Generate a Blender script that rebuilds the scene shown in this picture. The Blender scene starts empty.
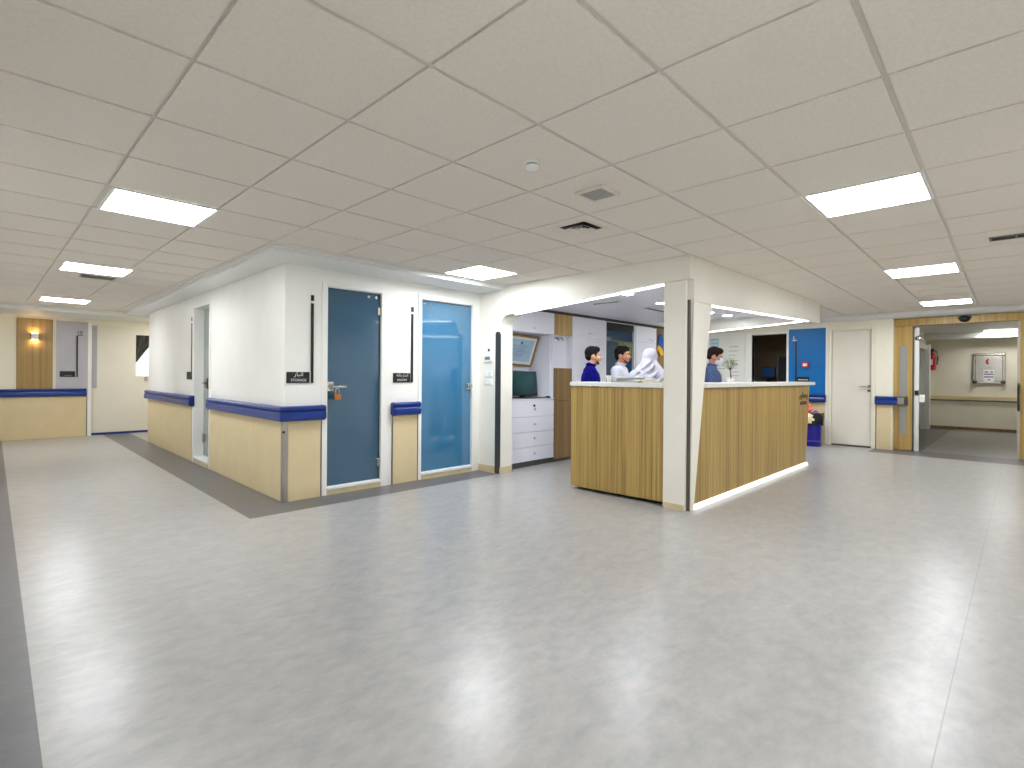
import bpy, bmesh, math, random
from mathutils import Vector, Matrix
random.seed(7)
S = bpy.context.scene
COL = S.collection
PI = math.pi

# ------------------------------------------------------------------ materials
def lin(c):
    return tuple(((v/255)/12.92 if v/255 <= .04045 else ((v/255+.055)/1.055)**2.4) for v in c)

def mat(name, rgb, rough=.5, metal=0., spec=.5, coat=0., emit=None, strength=0.):
    m = bpy.data.materials.new(name); m.use_nodes = True
    b = m.node_tree.nodes['Principled BSDF']
    b.inputs['Base Color'].default_value = (*lin(rgb), 1)
    b.inputs['Roughness'].default_value = rough
    b.inputs['Metallic'].default_value = metal
    b.inputs['Specular IOR Level'].default_value = spec
    b.inputs['Coat Weight'].default_value = coat
    b.inputs['Coat Roughness'].default_value = .04
    if emit:
        b.inputs['Emission Color'].default_value = (*emit, 1)
        b.inputs['Emission Strength'].default_value = strength
    return m

def nodes(m):
    nt = m.node_tree
    return nt, nt.nodes, nt.links, nt.nodes['Principled BSDF']

def noisy(name, rgb, rgb2, scale, rough=.5, bump=0., detail=4, coords=(1, 1, 1), spec=.5, contrast=(.35, .65), rough2=None):
    """two-tone procedural: colour mixed by object-space noise, with a fine bump"""
    m = mat(name, rgb, rough, spec=spec); nt, N, L, b = nodes(m)
    tc = N.new('ShaderNodeTexCoord'); mp = N.new('ShaderNodeMapping'); mp.inputs['Scale'].default_value = coords
    nz = N.new('ShaderNodeTexNoise'); nz.inputs['Scale'].default_value = scale; nz.inputs['Detail'].default_value = detail
    cr = N.new('ShaderNodeValToRGB')
    cr.color_ramp.elements[0].position, cr.color_ramp.elements[1].position = contrast
    cr.color_ramp.elements[0].color = (*lin(rgb), 1); cr.color_ramp.elements[1].color = (*lin(rgb2), 1)
    L.new(tc.outputs['Object'], mp.inputs['Vector']); L.new(mp.outputs['Vector'], nz.inputs['Vector'])
    L.new(nz.outputs['Fac'], cr.inputs['Fac']); L.new(cr.outputs['Color'], b.inputs['Base Color'])
    if bump:
        bp = N.new('ShaderNodeBump'); bp.inputs['Strength'].default_value = bump; bp.inputs['Distance'].default_value = .002
        L.new(nz.outputs['Fac'], bp.inputs['Height']); L.new(bp.outputs['Normal'], b.inputs['Normal'])
    if rough2 is not None:
        mr = N.new('ShaderNodeMapRange'); mr.inputs['To Min'].default_value = rough; mr.inputs['To Max'].default_value = rough2
        L.new(nz.outputs['Fac'], mr.inputs['Value']); L.new(mr.outputs['Result'], b.inputs['Roughness'])
    return m

def wood(name, a, b_, c, rough=.38, scale=42.):
    """fine vertical zebra grain: noise squeezed hard along z"""
    m = mat(name, a, rough); nt, N, L, b = nodes(m)
    tc = N.new('ShaderNodeTexCoord'); mp = N.new('ShaderNodeMapping'); mp.inputs['Scale'].default_value = (1, 1, .012)
    n1 = N.new('ShaderNodeTexNoise'); n1.inputs['Scale'].default_value = scale; n1.inputs['Detail'].default_value = 3; n1.inputs['Roughness'].default_value = .65
    n2 = N.new('ShaderNodeTexNoise'); n2.inputs['Scale'].default_value = scale*.16; n2.inputs['Detail'].default_value = 2
    r = N.new('ShaderNodeValToRGB'); e = r.color_ramp.elements
    e[0].position, e[1].position = .30, .70
    e[0].color = (*lin(b_), 1); e[1].color = (*lin(c), 1)
    k = e.new(.5); k.color = (*lin(a), 1)
    mx = N.new('ShaderNodeMath'); mx.operation = 'MULTIPLY_ADD'; mx.inputs[1].default_value = .35; 
    sb = N.new('ShaderNodeMath'); sb.operation = 'SUBTRACT'; sb.inputs[1].default_value = .175
    L.new(tc.outputs['Object'], mp.inputs['Vector'])
    L.new(mp.outputs['Vector'], n1.inputs['Vector']); L.new(mp.outputs['Vector'], n2.inputs['Vector'])
    L.new(n2.outputs['Fac'], mx.inputs[0]); L.new(n1.outputs['Fac'], mx.inputs[2])
    L.new(mx.outputs[0], sb.inputs[0]); L.new(sb.outputs[0], r.inputs['Fac'])
    L.new(r.outputs['Color'], b.inputs['Base Color'])
    return m

def vinyl(name, a, b_, c, rough=.2, seams=True):
    """mottled sheet vinyl: cloudy marbling in several sizes, one welded seam"""
    m = mat(name, a, rough); nt, N, L, b = nodes(m)
    tc = N.new('ShaderNodeTexCoord')
    mp = N.new('ShaderNodeMapping'); mp.inputs['Scale'].default_value = (.8, 1.25, 1); mp.inputs['Rotation'].default_value = (0, 0, .5)
    L.new(tc.outputs['Object'], mp.inputs['Vector'])
    n1 = N.new('ShaderNodeTexNoise'); n1.inputs['Scale'].default_value = 7.5; n1.inputs['Detail'].default_value = 8; n1.inputs['Roughness'].default_value = .7; n1.inputs['Distortion'].default_value = .3
    n2 = N.new('ShaderNodeTexNoise'); n2.inputs['Scale'].default_value = 17.; n2.inputs['Detail'].default_value = 5; n2.inputs['Roughness'].default_value = .6
    L.new(mp.outputs['Vector'], n1.inputs['Vector']); L.new(mp.outputs['Vector'], n2.inputs['Vector'])
    ad = N.new('ShaderNodeMath'); ad.operation = 'MULTIPLY_ADD'; ad.inputs[1].default_value = .45
    L.new(n2.outputs['Fac'], ad.inputs[0]); L.new(n1.outputs['Fac'], ad.inputs[2])
    r = N.new('ShaderNodeValToRGB'); e = r.color_ramp.elements
    e[0].position, e[1].position = .44, 1.0
    e[0].color = (*lin(b_), 1); e[1].color = (*lin(c), 1); k = e.new(.72); k.color = (*lin(a), 1)
    L.new(ad.outputs[0], r.inputs['Fac'])
    out = r.outputs['Color']
    if seams:
        sp = N.new('ShaderNodeSeparateXYZ'); L.new(tc.outputs['Object'], sp.inputs[0])
        cm = N.new('ShaderNodeMath'); cm.operation = 'COMPARE'; cm.inputs[1].default_value = .205; cm.inputs[2].default_value = .0022
        L.new(sp.outputs['Y'], cm.inputs[0]); lt = cm
        sc = N.new('ShaderNodeMath'); sc.operation = 'MULTIPLY'; sc.inputs[1].default_value = .45; L.new(lt.outputs[0], sc.inputs[0])
        mix = N.new('ShaderNodeMixRGB'); mix.inputs['Color2'].default_value = (*lin((110, 108, 104)), 1)
        L.new(sc.outputs[0], mix.inputs['Fac']); L.new(out, mix.inputs['Color1']); out = mix.outputs['Color']
    L.new(out, b.inputs['Base Color'])
    bp = N.new('ShaderNodeBump'); bp.inputs['Strength'].default_value = .02; bp.inputs['Distance'].default_value = .003
    n3 = N.new('ShaderNodeTexNoise'); n3.inputs['Scale'].default_value = 6.; n3.inputs['Detail'].default_value = 2
    L.new(tc.outputs['Object'], n3.inputs['Vector']); L.new(n3.outputs['Fac'], bp.inputs['Height']); L.new(bp.outputs['Normal'], b.inputs['Normal'])
    mr = N.new('ShaderNodeMapRange'); mr.inputs['From Min'].default_value = .1; mr.inputs['From Max'].default_value = .9
    mr.inputs['To Min'].default_value = rough; mr.inputs['To Max'].default_value = rough+.02
    L.new(n1.outputs['Fac'], mr.inputs['Value']); L.new(mr.outputs['Result'], b.inputs['Roughness'])
    return m

def glass(name, rgb=(225, 235, 238), rough=.02):
    m = mat(name, rgb, rough); b = m.node_tree.nodes['Principled BSDF']
    b.inputs['Transmission Weight'].default_value = 1.; b.inputs['IOR'].default_value = 1.45
    return m

M = {}
M['vinyl'] = vinyl('grey_vinyl', (167, 165, 163), (149, 149, 151), (183, 179, 174), .27)
M['vinyl_mid'] = vinyl('mid_grey_vinyl', (136, 134, 133), (126, 125, 125), (146, 144, 142), .3, False)
M['vinyl_dark'] = vinyl('dark_grey_vinyl', (98, 96, 99), (88, 87, 91), (107, 105, 106), .33, False)
M['tile'] = noisy('mineral_tile', (230, 222, 212), (224, 216, 206), 60, .9, .15, spec=.2)
M['tbar'] = mat('ceiling_bar', (204, 199, 188), .5)
M['gyp'] = mat('ceiling_paint', (226, 226, 224), .35)
M['paint'] = noisy('cream_paint', (243, 242, 238), (240, 239, 234), 3, .42)
M['cream'] = noisy('warm_cream_paint', (240, 234, 215), (236, 230, 211), 3, .45)
M['cream2'] = noisy('header_paint', (242, 239, 228), (239, 235, 223), 3, .45)
M['white'] = mat('white_enamel', (240, 240, 236), .3)
M['doorwhite'] = noisy('white_door_leaf', (232, 226, 212), (228, 222, 208), 2, .35)
M['beige'] = noisy('beige_laminate', (221, 202, 160), (216, 197, 155), 4, .4)
M['beigebase'] = noisy('beige_skirting', (214, 198, 160), (206, 190, 152), 9, .45)
M['rail'] = mat('blue_vinyl_bumper', (0, 46, 130), .32, coat=.1)
M['raildark'] = mat('dark_blue_cap', (4, 36, 118), .32, coat=.1)
M['railgroove'] = mat('navy_groove', (10, 26, 90), .5)
M['steel'] = mat('brushed_steel', (176, 170, 162), .28, 1.)
M['steeldark'] = mat('dark_steel', (100, 94, 88), .3, .75)
M['chrome'] = mat('chrome', (215, 215, 215), .12, 1.)
M['greygrille'] = mat('grey_grille', (168, 166, 160), .7)
M['alu'] = mat('grey_profile', (120, 118, 112), .35, .7)
M['black'] = mat('black_plastic', (16, 16, 17), .35)
M['blacksoft'] = mat('black_soft', (22, 22, 24), .7)
M['ink'] = mat('dark_lettering', (84, 72, 50), .35, .4)
M['whiteink'] = mat('white_lettering', (225, 225, 222), .5)
M['glass1'] = mat('dark_blue_backed_glass', (38, 84, 112), .05, spec=.6, coat=1.)
M['glass2'] = mat('blue_backed_glass', (58, 116, 154), .05, spec=.6, coat=1.)
M['glass3'] = mat('grey_backed_glass', (150, 156, 152), .15)
M['glassb'] = mat('deep_teal_glass', (32, 68, 92), .1)
M['clear'] = glass('clear_glass')
M['frost'] = mat('frosted_grey_glass', (150, 152, 148), .3)
M['brass'] = mat('brass', (196, 120, 56), .3, .9)
M['wood'] = wood('zebra_laminate', (172, 142, 80), (138, 110, 54), (192, 164, 100))
M['wood2'] = wood('oak_laminate', (180, 148, 84), (160, 128, 68), (196, 164, 100), scale=24)
M['woodd'] = wood('walnut_laminate', (132, 104, 64), (108, 84, 50), (150, 120, 78), scale=22)
M['solid'] = noisy('white_solid_surface', (238, 236, 230), (232, 230, 224), 30, .28)
M['cabwhite'] = mat('cool_white_laminate', (240, 240, 248), .3)
M['gyp2'] = mat('reception_ceiling_paint', (238, 238, 248), .45)
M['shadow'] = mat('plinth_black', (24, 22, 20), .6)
M['shadowbrown'] = mat('painted_gap_shade', (62, 57, 56), .6)  # shade of the gap above the cabinets, put into a colour
M['plinth'] = mat('grey_plinth', (90, 88, 84), .45, .3)
M['led'] = mat('led_diffuser', (255, 255, 255), .5, emit=(.93, .97, 1.), strength=6.)
M['led2'] = mat('led_skirting', (255, 255, 255), .5, emit=(.96, .98, 1.), strength=1.)
M['panel2'] = mat('dim_light_panel', (255, 255, 255), .5, emit=(.97, .97, .95), strength=30.)
M['panel3'] = mat('added_nook_panel', (255, 255, 255), .5, emit=(.97, .97, .95), strength=16.)  # emission of the unseen panel added in the nook
M['wood3'] = wood('dark_oak_laminate', (156, 126, 70), (138, 108, 56), (170, 140, 84), scale=22)
M['panel'] = mat('light_panel', (255, 255, 255), .5, emit=(.93, .97, 1.), strength=34.)
M['down'] = mat('downlight_lens', (255, 255, 255), .5, emit=(.88, .93, 1.), strength=150.)
M['warm'] = mat('warm_lamp', (255, 220, 160), .5, emit=(1., .70, .34), strength=75.)
M['sconce'] = mat('sconce_white', (236, 232, 222), .4)
M['blue'] = mat('blue_laminate', (0, 106, 176), .4, spec=.3)
M['lilac'] = noisy('lilac_grey_laminate', (184, 182, 190), (179, 177, 186), 3, .4)
M['red'] = mat('red_plastic', (190, 26, 28), .4)
M['redpaint'] = mat('extinguisher_red', (176, 20, 26), .25, coat=.4)
M['binblue'] = mat('ultramarine_plastic', (22, 18, 140), .3)
M['bag'] = mat('black_bin_liner', (20, 20, 22), .35)
M['pink'] = noisy('salmon_plastic', (246, 142, 116), (236, 110, 96), 22, .4)
M['creamwrap'] = noisy('crumpled_cream_paper', (240, 214, 160), (246, 236, 214), 30, .6)
M['purple'] = mat('lilac_plastic', (150, 110, 170), .4)
M['paper'] = mat('white_paper', (240, 240, 236), .8)
M['paperb'] = mat('pale_blue_paper', (196, 220, 232), .8)
M['papery'] = mat('cream_folder', (228, 220, 178), .7)
M['greyplastic'] = mat('grey_plastic', (120, 124, 128), .45)
M['certificate'] = noisy('certificate_paper', (170, 200, 222), (188, 214, 230), 7, .7)
M['gold'] = mat('gilt_wood', (164, 122, 62), .4, .2)
M['screen'] = noisy('monitor_glass', (8, 54, 62), (14, 88, 92), 2.2, .08)
M['screendim'] = mat('dim_monitor', (12, 40, 80), .3, emit=(.03, .12, .3), strength=.12)
M['darkwall'] = mat('dark_room_paint', (150, 128, 100), .7)
M['darkcab'] = mat('dark_cabinet', (26, 22, 22), .5)
M['leaf'] = noisy('olive_leaf', (96, 122, 58), (134, 156, 86), 40, .5)
M['bark'] = mat('bonsai_bark', (74, 66, 54), .8)
M['soil'] = mat('potting_soil', (52, 42, 34), .95)
M['pot'] = mat('white_ceramic', (240, 240, 238), .25)
M['curtain'] = noisy('dark_grey_curtain', (74, 72, 74), (62, 60, 62), 20, .9)
M['skin'] = mat('light_brown_skin', (198, 148, 118), .5)
M['skin2'] = mat('tan_skin', (190, 132, 102), .5)
M['hair'] = mat('black_hair', (20, 16, 14), .75, spec=.15)
M['hair2'] = mat('dark_brown_hair', (40, 28, 22), .75, spec=.15)
M['navy'] = noisy('navy_cotton', (8, 10, 112), (4, 5, 88), 30, .8, spec=.1)
M['whitecloth'] = noisy('white_cotton', (214, 214, 222), (204, 204, 214), 25, .85, spec=.1)
M['scarf'] = noisy('white_scarf_cloth', (196, 194, 206), (186, 184, 197), 25, .9, spec=.05)
M['denim'] = noisy('blue_chambray', (84, 104, 148), (64, 82, 124), 45, .85)
M['trousers'] = mat('dark_trousers', (36, 38, 48), .85)
M['shoe'] = mat('black_leather', (20, 18, 18), .4)
M['stubble'] = mat('dark_stubble', (84, 58, 46), .8, spec=.1)
M['mask'] = mat('surgical_mask', (214, 222, 236), .8)
M['eye'] = mat('eye_white', (230, 226, 220), .3)
M['lip'] = mat('lip', (150, 88, 78), .5)
M['penblue'] = mat('royal_blue_cloth', (24, 84, 164), .75)
M['penyellow'] = mat('yellow_cloth', (226, 172, 40), .75)
M['notice'] = noisy('yellow_green_notice', (150, 150, 60), (70, 96, 84), 18, .7)
M['mirror'] = noisy('polished_steel', (205, 202, 196), (190, 186, 178), 3, .1, spec=.5)
M['mirror'].node_tree.nodes['Principled BSDF'].inputs['Metallic'].default_value = 1.
M['violet'] = mat('violet_print', (120, 84, 150), .7)

# ------------------------------------------------------------------ mesh builder
class MB:
    def __init__(s): s.v = []; s.f = []; s.m = []
    def add(s, vs, fs, mi=0):
        n = len(s.v); s.v += [Vector(p) for p in vs]
        for f in fs: s.f.append([i+n for i in f]); s.m.append(mi)
        return s
    def box(s, x0, x1, y0, y1, z0, z1, mi=0):
        vs = [(x, y, z) for z in (z0, z1) for y in (y0, y1) for x in (x0, x1)]
        return s.add(vs, [(0, 2, 3, 1), (4, 5, 7, 6), (0, 1, 5, 4), (1, 3, 7, 5), (3, 2, 6, 7), (2, 0, 4, 6)], mi)
    def prism(s, poly, ax, a, b, mi=0):
        """poly in the two axes other than ax (kept in x,y,z order), extruded from a to b"""
        def p(u, w, t): return {'X': (t, u, w), 'Y': (u, t, w), 'Z': (u, w, t)}[ax]
        n = len(poly)
        vs = [p(u, w, a) for u, w in poly]+[p(u, w, b) for u, w in poly]
        fs = [list(range(n))[::-1], list(range(n, 2*n))]+[(i, (i+1) % n, n+(i+1) % n, n+i) for i in range(n)]
        return s.add(vs, fs, mi)
    def tube(s, pts, r, n=10, mi=0, caps=True):
        pts = [Vector(p) for p in pts]
        rs = r if isinstance(r, (list, tuple)) else [r]*len(pts)
        rings = []; up = Vector((.123, .31, .94))
        for i, p in enumerate(pts):
            d = (pts[min(i+1, len(pts)-1)]-pts[max(i-1, 0)]).normalized()
            a = d.cross(up); a = a.normalized() if a.length > 1e-4 else d.orthogonal().normalized()
            b = d.cross(a); up = b if False else up
            rings.append([p+(a*math.cos(2*PI*k/n)+b*math.sin(2*PI*k/n))*rs[i] for k in range(n)])
        vs = [q for ring in rings for q in ring]; fs = []
        for i in range(len(pts)-1):
            for k in range(n): fs.append((i*n+k, i*n+(k+1) % n, (i+1)*n+(k+1) % n, (i+1)*n+k))
        if caps: fs += [list(range(n))[::-1], [(len(pts)-1)*n+k for k in range(n)]]
        return s.add(vs, fs, mi)
    def lathe(s, c, prof, n=24, mi=0, axis='Z'):
        """prof: (radius, height) pairs along the axis from point c"""
        c = Vector(c); vs = []; fs = []
        for r, h in prof:
            for k in range(n):
                u, w = r*math.cos(2*PI*k/n), r*math.sin(2*PI*k/n)
                vs.append(c+Vector({'Z': (u, w, h), 'X': (h, u, w), 'Y': (u, h, w)}[axis]))
        for i in range(len(prof)-1):
            for k in range(n): fs.append((i*n+k, i*n+(k+1) % n, (i+1)*n+(k+1) % n, (i+1)*n+k))
        fs += [list(range(n))[::-1], [(len(prof)-1)*n+k for k in range(n)]]
        return s.add(vs, fs, mi)
    def ball(s, c, r, nu=14, nv=9, mi=0):
        r = (r, r, r) if not isinstance(r, (tuple, list)) else r
        c = Vector(c); vs = [c+Vector((0, 0, -r[2]))]; fs = []
        for j in range(1, nv):
            t = -PI/2+PI*j/nv
            for k in range(nu):
                vs.append(c+Vector((r[0]*math.cos(t)*math.cos(2*PI*k/nu), r[1]*math.cos(t)*math.sin(2*PI*k/nu), r[2]*math.sin(t))))
        vs.append(c+Vector((0, 0, r[2]))); top = len(vs)-1
        for k in range(nu):
            fs.append((0, 1+(k+1) % nu, 1+k)); fs.append((top, 1+(nv-2)*nu+k, 1+(nv-2)*nu+(k+1) % nu))
        for j in range(nv-2):
            for k in range(nu): fs.append((1+j*nu+k, 1+j*nu+(k+1) % nu, 1+(j+1)*nu+(k+1) % nu, 1+(j+1)*nu+k))
        return s.add(vs, fs, mi)
    def text(s, body, origin, xdir, size, ext=.002, mi=0, align='CENTER'):
        """flat lettering standing on a vertical wall: xdir is the reading direction"""
        c = bpy.data.curves.new('lettering', 'FONT'); c.body = body; c.size = size; c.align_x = align; c.extrude = ext
        o = bpy.data.objects.new('lettering', c); COL.objects.link(o); bpy.context.view_layer.update()
        me = o.to_mesh(); xd = Vector(xdir).normalized(); zd = Vector((0, 0, 1)); nd = xd.cross(zd); og = Vector(origin)
        s.add([og+xd*v.co.x+zd*v.co.y+nd*v.co.z for v in me.vertices], [list(p.vertices) for p in me.polygons], mi)
        o.to_mesh_clear(); bpy.data.objects.remove(o); bpy.data.curves.remove(c)
        return s
    def xf(s, mtx):
        s.v = [mtx @ v for v in s.v]; return s

def world_loc(o):
    p = Vector((0, 0, 0))
    while o is not None: p += o.location; o = o.parent
    return p

def obj(name, mb, ms, parent=None, origin=None, bevel=0., smooth=False, local=False, seg=2):
    if not isinstance(ms, (list, tuple)): ms = [ms]
    ms = [M[m] if isinstance(m, str) else m for m in ms]
    me = bpy.data.meshes.new(name); o = bpy.data.objects.new(name, me); COL.objects.link(o)
    if parent is not None:
        o.parent = parent; off = Vector((0, 0, 0)) if local else world_loc(parent)
    elif origin is not None:
        o.location = origin; off = Vector(origin)
    else: off = Vector((0, 0, 0))
    me.from_pydata([tuple(v-off) for v in mb.v], [], mb.f)
    for m in ms: me.materials.append(m)
    for p, mi in zip(me.polygons, mb.m): p.material_index = mi
    bm = bmesh.new(); bm.from_mesh(me); bmesh.ops.recalc_face_normals(bm, faces=bm.faces); bm.to_mesh(me); bm.free()
    if smooth:
        me.polygons.foreach_set('use_smooth', [True]*len(me.polygons)); me.set_sharp_from_angle(angle=math.radians(38))
    if bevel:
        b = o.modifiers.new('bevel', 'BEVEL'); b.width = bevel; b.segments = seg; b.limit_method = 'ANGLE'; b.angle_limit = math.radians(40)
        b.harden_normals = False
    return o

def tag(o, label=None, cat=None, group=None, kind=None):
    if label: o['label'] = label
    if cat: o['category'] = cat
    if group: o['group'] = group
    if kind: o['kind'] = kind
    return o

def thing(name, label, cat, loc, group=None, rz=0.):
    o = bpy.data.objects.new(name, None); COL.objects.link(o); o.location = loc; o.rotation_euler = (0, 0, rz)
    o.empty_display_size = .1
    return tag(o, label, cat, group)

def struct(name, mb, ms, label, bevel=0., smooth=False, cat=None):
    o = obj(name, mb, ms, bevel=bevel, smooth=smooth)
    return tag(o, label, cat or name.split('_')[0], kind='structure')

def sroot(name, label, loc, cat=None):
    o = bpy.data.objects.new(name, None); COL.objects.link(o); o.location = loc
    return tag(o, label, cat or name.split('_')[0], kind='structure')

def dup(root, loc, label):
    r = root.copy(); COL.objects.link(r); r.location = loc; r['label'] = label
    for ch in root.children:
        c = ch.copy(); COL.objects.link(c); c.parent = r
        for g in ch.children:
            d = g.copy(); COL.objects.link(d); d.parent = c
    return r

# ------------------------------------------------------------------ key dimensions (metres)
XS, YS = 2.03, 5.18      # faces of the storage block: corridor side, lobby side
XH = 4.597               # face of the short wall and the left header
YC = 2.22                # face of the right header and right counter
XR, YE = 11.2, 13.3      # right-hand wall, far corridor wall
HC = 2.4146              # underside of the ceiling tiles
SO = 2.365               # underside of the plaster drop

# ------------------------------------------------------------------ floor
mb = MB()
xs = [-.45, .12, 1.588, 2.03, 4.58, 10.66, 11.42, 16.2, 17.3]
ys = [-.75, 1.25, 1.9, 4.785, 5.18, 13.6]
for i in range(len(xs)-1):
    for j in range(len(ys)-1):
        xa, xb, ya, yb = xs[i], xs[i+1], ys[j], ys[j+1]; cx, cy = (xa+xb)/2, (ya+yb)/2
        dark = cx < .12 or (1.588 < cx < 2.03 and cy > 4.785) or (2.03 < cx < 4.58 and 4.785 < cy < 5.18)
        dark = dark or (10.66 < cx < 11.42 and cy < 1.9) or (cx > 11.42 and cy > 1.25)
        mb.add([(xa, ya, 0), (xb, ya, 0), (xb, yb, 0), (xa, yb, 0)], [(0, 1, 2, 3)], 1 if dark else 2 if cx > 11.42 else 0)
mb.box(-.45, 17.3, -.75, 13.6, -.12, -.004, 1)
struct('floor', mb, ['vinyl', 'vinyl_dark', 'vinyl_mid'], 'glossy mottled grey vinyl floor with dark grey border strips')

# ------------------------------------------------------------------ ceiling grid
CA = .0141; CX0, CY0 = 2.3513+.012, .9801; SX, SY = .612, .603
ca, sa = math.cos(CA), math.sin(CA)
def cell(i, j):
    u, v = SX*i, SY*j
    return (CX0+u*ca-v*sa, CY0+u*sa+v*ca)
LIGHTS = [(-2.96, 5.04), (-2.9, 10.07), (-2.82, 15.9), (2, -1), (7, -.96), (12.1, -.94), (2, 5), (-3, -2.2), (11.2, 3.6)]  # last two are unseen panels, added for extra light
def inside(x, y):
    if x < -.75 or y < -.95: return False
    if y < 5.0 and x < 11.3: return not (x > 4.95 and y > 2.6 and x < 8.4)
    return x < 2.0 and y < 12.6
mb = MB()
bars = MB()
lightcells = {(round(i), round(j)) for i, j in LIGHTS if abs(i-round(i)) < .06 and abs(j-round(j)) < .06}
for i in range(-6, 17):
    for j in range(-4, 21):
        cs = [cell(i, j), cell(i+1, j), cell(i+1, j+1), cell(i, j+1)]
        if not any(inside(*c) for c in cs): continue
        if (i, j) in lightcells: continue
        gx, gy = .0075/SX, .011/SY
        q = [cell(i+gx, j+gy), cell(i+1-gx, j+gy), cell(i+1-gx, j+1-gy), cell(i+gx, j+1-gy)]
        z0, z1 = HC, HC+.03
        mb.add([(x, y, z0) for x, y in q]+[(x, y, z1) for x, y in q],
               [(0, 3, 2, 1), (0, 1, 5, 4), (1, 2, 6, 5), (2, 3, 7, 6), (3, 0, 4, 7)], 0)
for i0, i1, j0, j1 in ((-6, 17, -4, 7), (-6, 1, 7, 21)):
    q = [cell(i0, j0), cell(i1, j0), cell(i1, j1), cell(i0, j1)]
    mb.add([(x, y, HC+.008) for x, y in q]+[(x, y, HC+.07) for x, y in q],
           [(0, 3, 2, 1), (4, 5, 6, 7), (0, 1, 5, 4), (1, 2, 6, 5), (2, 3, 7, 6), (3, 0, 4, 7)], 1)
struct('ceiling', mb, ['tile', 'tbar'], 'suspended ceiling of square warm grey mineral tiles in a metal grid')

def ceiling_light(i, j, label):
    c = [cell(i, j), cell(i+1, j), cell(i+1, j+1), cell(i, j+1)]
    cx, cy = sum(p[0] for p in c)/4, sum(p[1] for p in c)/4
    t = thing('ceiling_light', label, 'ceiling light', (cx, cy, HC), 'square ceiling light panels', CA)
    return t
def build_light(t):
    a, b = .3, .282
    f = MB()
    for x0, x1, y0, y1 in ((-a, a, -a, -b), (-a, a, b, a), (-a, -b, -b, b), (b, a, -b, b)):
        f.box(x0, x1, y0, y1, -.004, .006)
    obj('frame', f, 'white', t, local=True)
    obj('diffuser', MB().box(-b, b, -b, b, -.001, .005), 'panel', t, local=True)
LL = ['lit square ceiling panel over the left corridor, nearest of its row of three',
      'lit square ceiling panel over the left corridor, middle one beside the dark air slot',
      'lit square ceiling panel at the far end of the left corridor near the wall sconce',
      'large lit square ceiling panel at the right, nearest of its row of three',
      'lit square ceiling panel at the right, middle one of its row of three',
      'lit square ceiling panel at the right, farthest, before the wooden doorway',
      'lit square ceiling panel beside the plaster drop above the second blue glass door',
      'unseen lit ceiling panel added above the viewpoint in the left corridor',
      'unseen lit ceiling panel added behind the right header to brighten the right-hand wall']
L0 = None
for (i, j), lb in zip(LIGHTS, LL):
    t = ceiling_light(i, j, lb)
    if L0 is None: build_light(t); L0 = t
    else:
        for ch in L0.children:
            c = ch.copy(); COL.objects.link(c); c.parent = t

# plaster drops (stepped soffits) along the walls
mb = MB()
P = [(1.75, 4.71), (XH+.005, 4.71), (XH+.005, YS+.02), (XS+.02, YS+.02), (XS+.02, 12.02), (1.75, 12.02)]
mb.prism(P, 'Z', SO, HC+.03)
P2 = [(1.72, 4.68), (XH+.004, 4.68), (XH+.004, 4.75), (1.79, 4.75), (1.79, 12.02), (1.72, 12.02)]
mb.prism(P2, 'Z', HC-.016, HC+.02)
struct('trim_1', mb, 'gyp', 'white plaster ceiling drop around the storage block', bevel=.006)
mb = MB().box(-.45, 3.3, 12.02, YE+.1, 2.335, HC+.03)
t = thing('added_nook_light', 'unseen lit ceiling panel added in the nook before the far sliding door', 'ceiling light', (2.72, 12.55, 2.335))  # added out of view to brighten the far corridor end
obj('frame', MB().box(2.43, 3.01, 12.26, 12.84, 2.326, 2.3345), 'white', t)
obj('diffuser', MB().box(2.45, 2.99, 12.28, 12.82, 2.322, 2.3255), 'panel3', t)
struct('trim_2', mb, 'gyp', 'white plaster ceiling drop at the far end of the left corridor', bevel=.006)
mb = MB().prism([(10.98, HC+.03), (10.98, HC-.02), (11.02, HC-.06), (11.10, 2.325), (XR+.12, 2.325), (XR+.12, HC+.03)], 'Y', -.7, 4.95)
struct('trim_3', mb, 'gyp', 'white plaster cornice along the right-hand wall')

# ------------------------------------------------------------------ storage block walls
def wall_with_openings(fixed_axis, a0, a1, u0, u1, z1, openings):
    """slab between a0..a1 on the fixed axis, running u0..u1, cut by (ua, ub, za, zb) openings"""
    mb = MB()
    us = sorted({u0, u1, *[o[0] for o in openings], *[o[1] for o in openings]})
    for ua, ub in zip(us[:-1], us[1:]):
        spans = [(0, z1)]
        for o in openings:
            if o[0] <= ua+1e-6 and ub-1e-6 <= o[1]:
                new = []
                for s0, s1 in spans:
                    if o[2] > s0: new.append((s0, min(o[2], s1)))
                    if o[3] < s1: new.append((max(o[3], s0), s1))
                spans = new
        for s0, s1 in spans:
            if s1-s0 < 1e-4: continue
            if fixed_axis == 'X': mb.box(a0, a1, ua, ub, s0, s1)
            else: mb.box(ua, ub, a0, a1, s0, s1)
    return mb
T = HC+.03
struct('wall_left', wall_with_openings('X', XS, XS+.14, YS+.14, 11.46, T, [(7.66, 8.405, .0, 2.2)]), 'paint', 'cream wall of the storage block along the left corridor')
struct('wall_front', wall_with_openings('Y', YS, YS+.14, XS, XH+.23, T, [(2.46, 3.15, 0, 2.2), (3.65, 4.52, 0, 2.2)]), 'paint', 'cream wall with two blue glass doors facing the lobby')
# dark closets behind the three glass doors are closed by the leaves themselves

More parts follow.
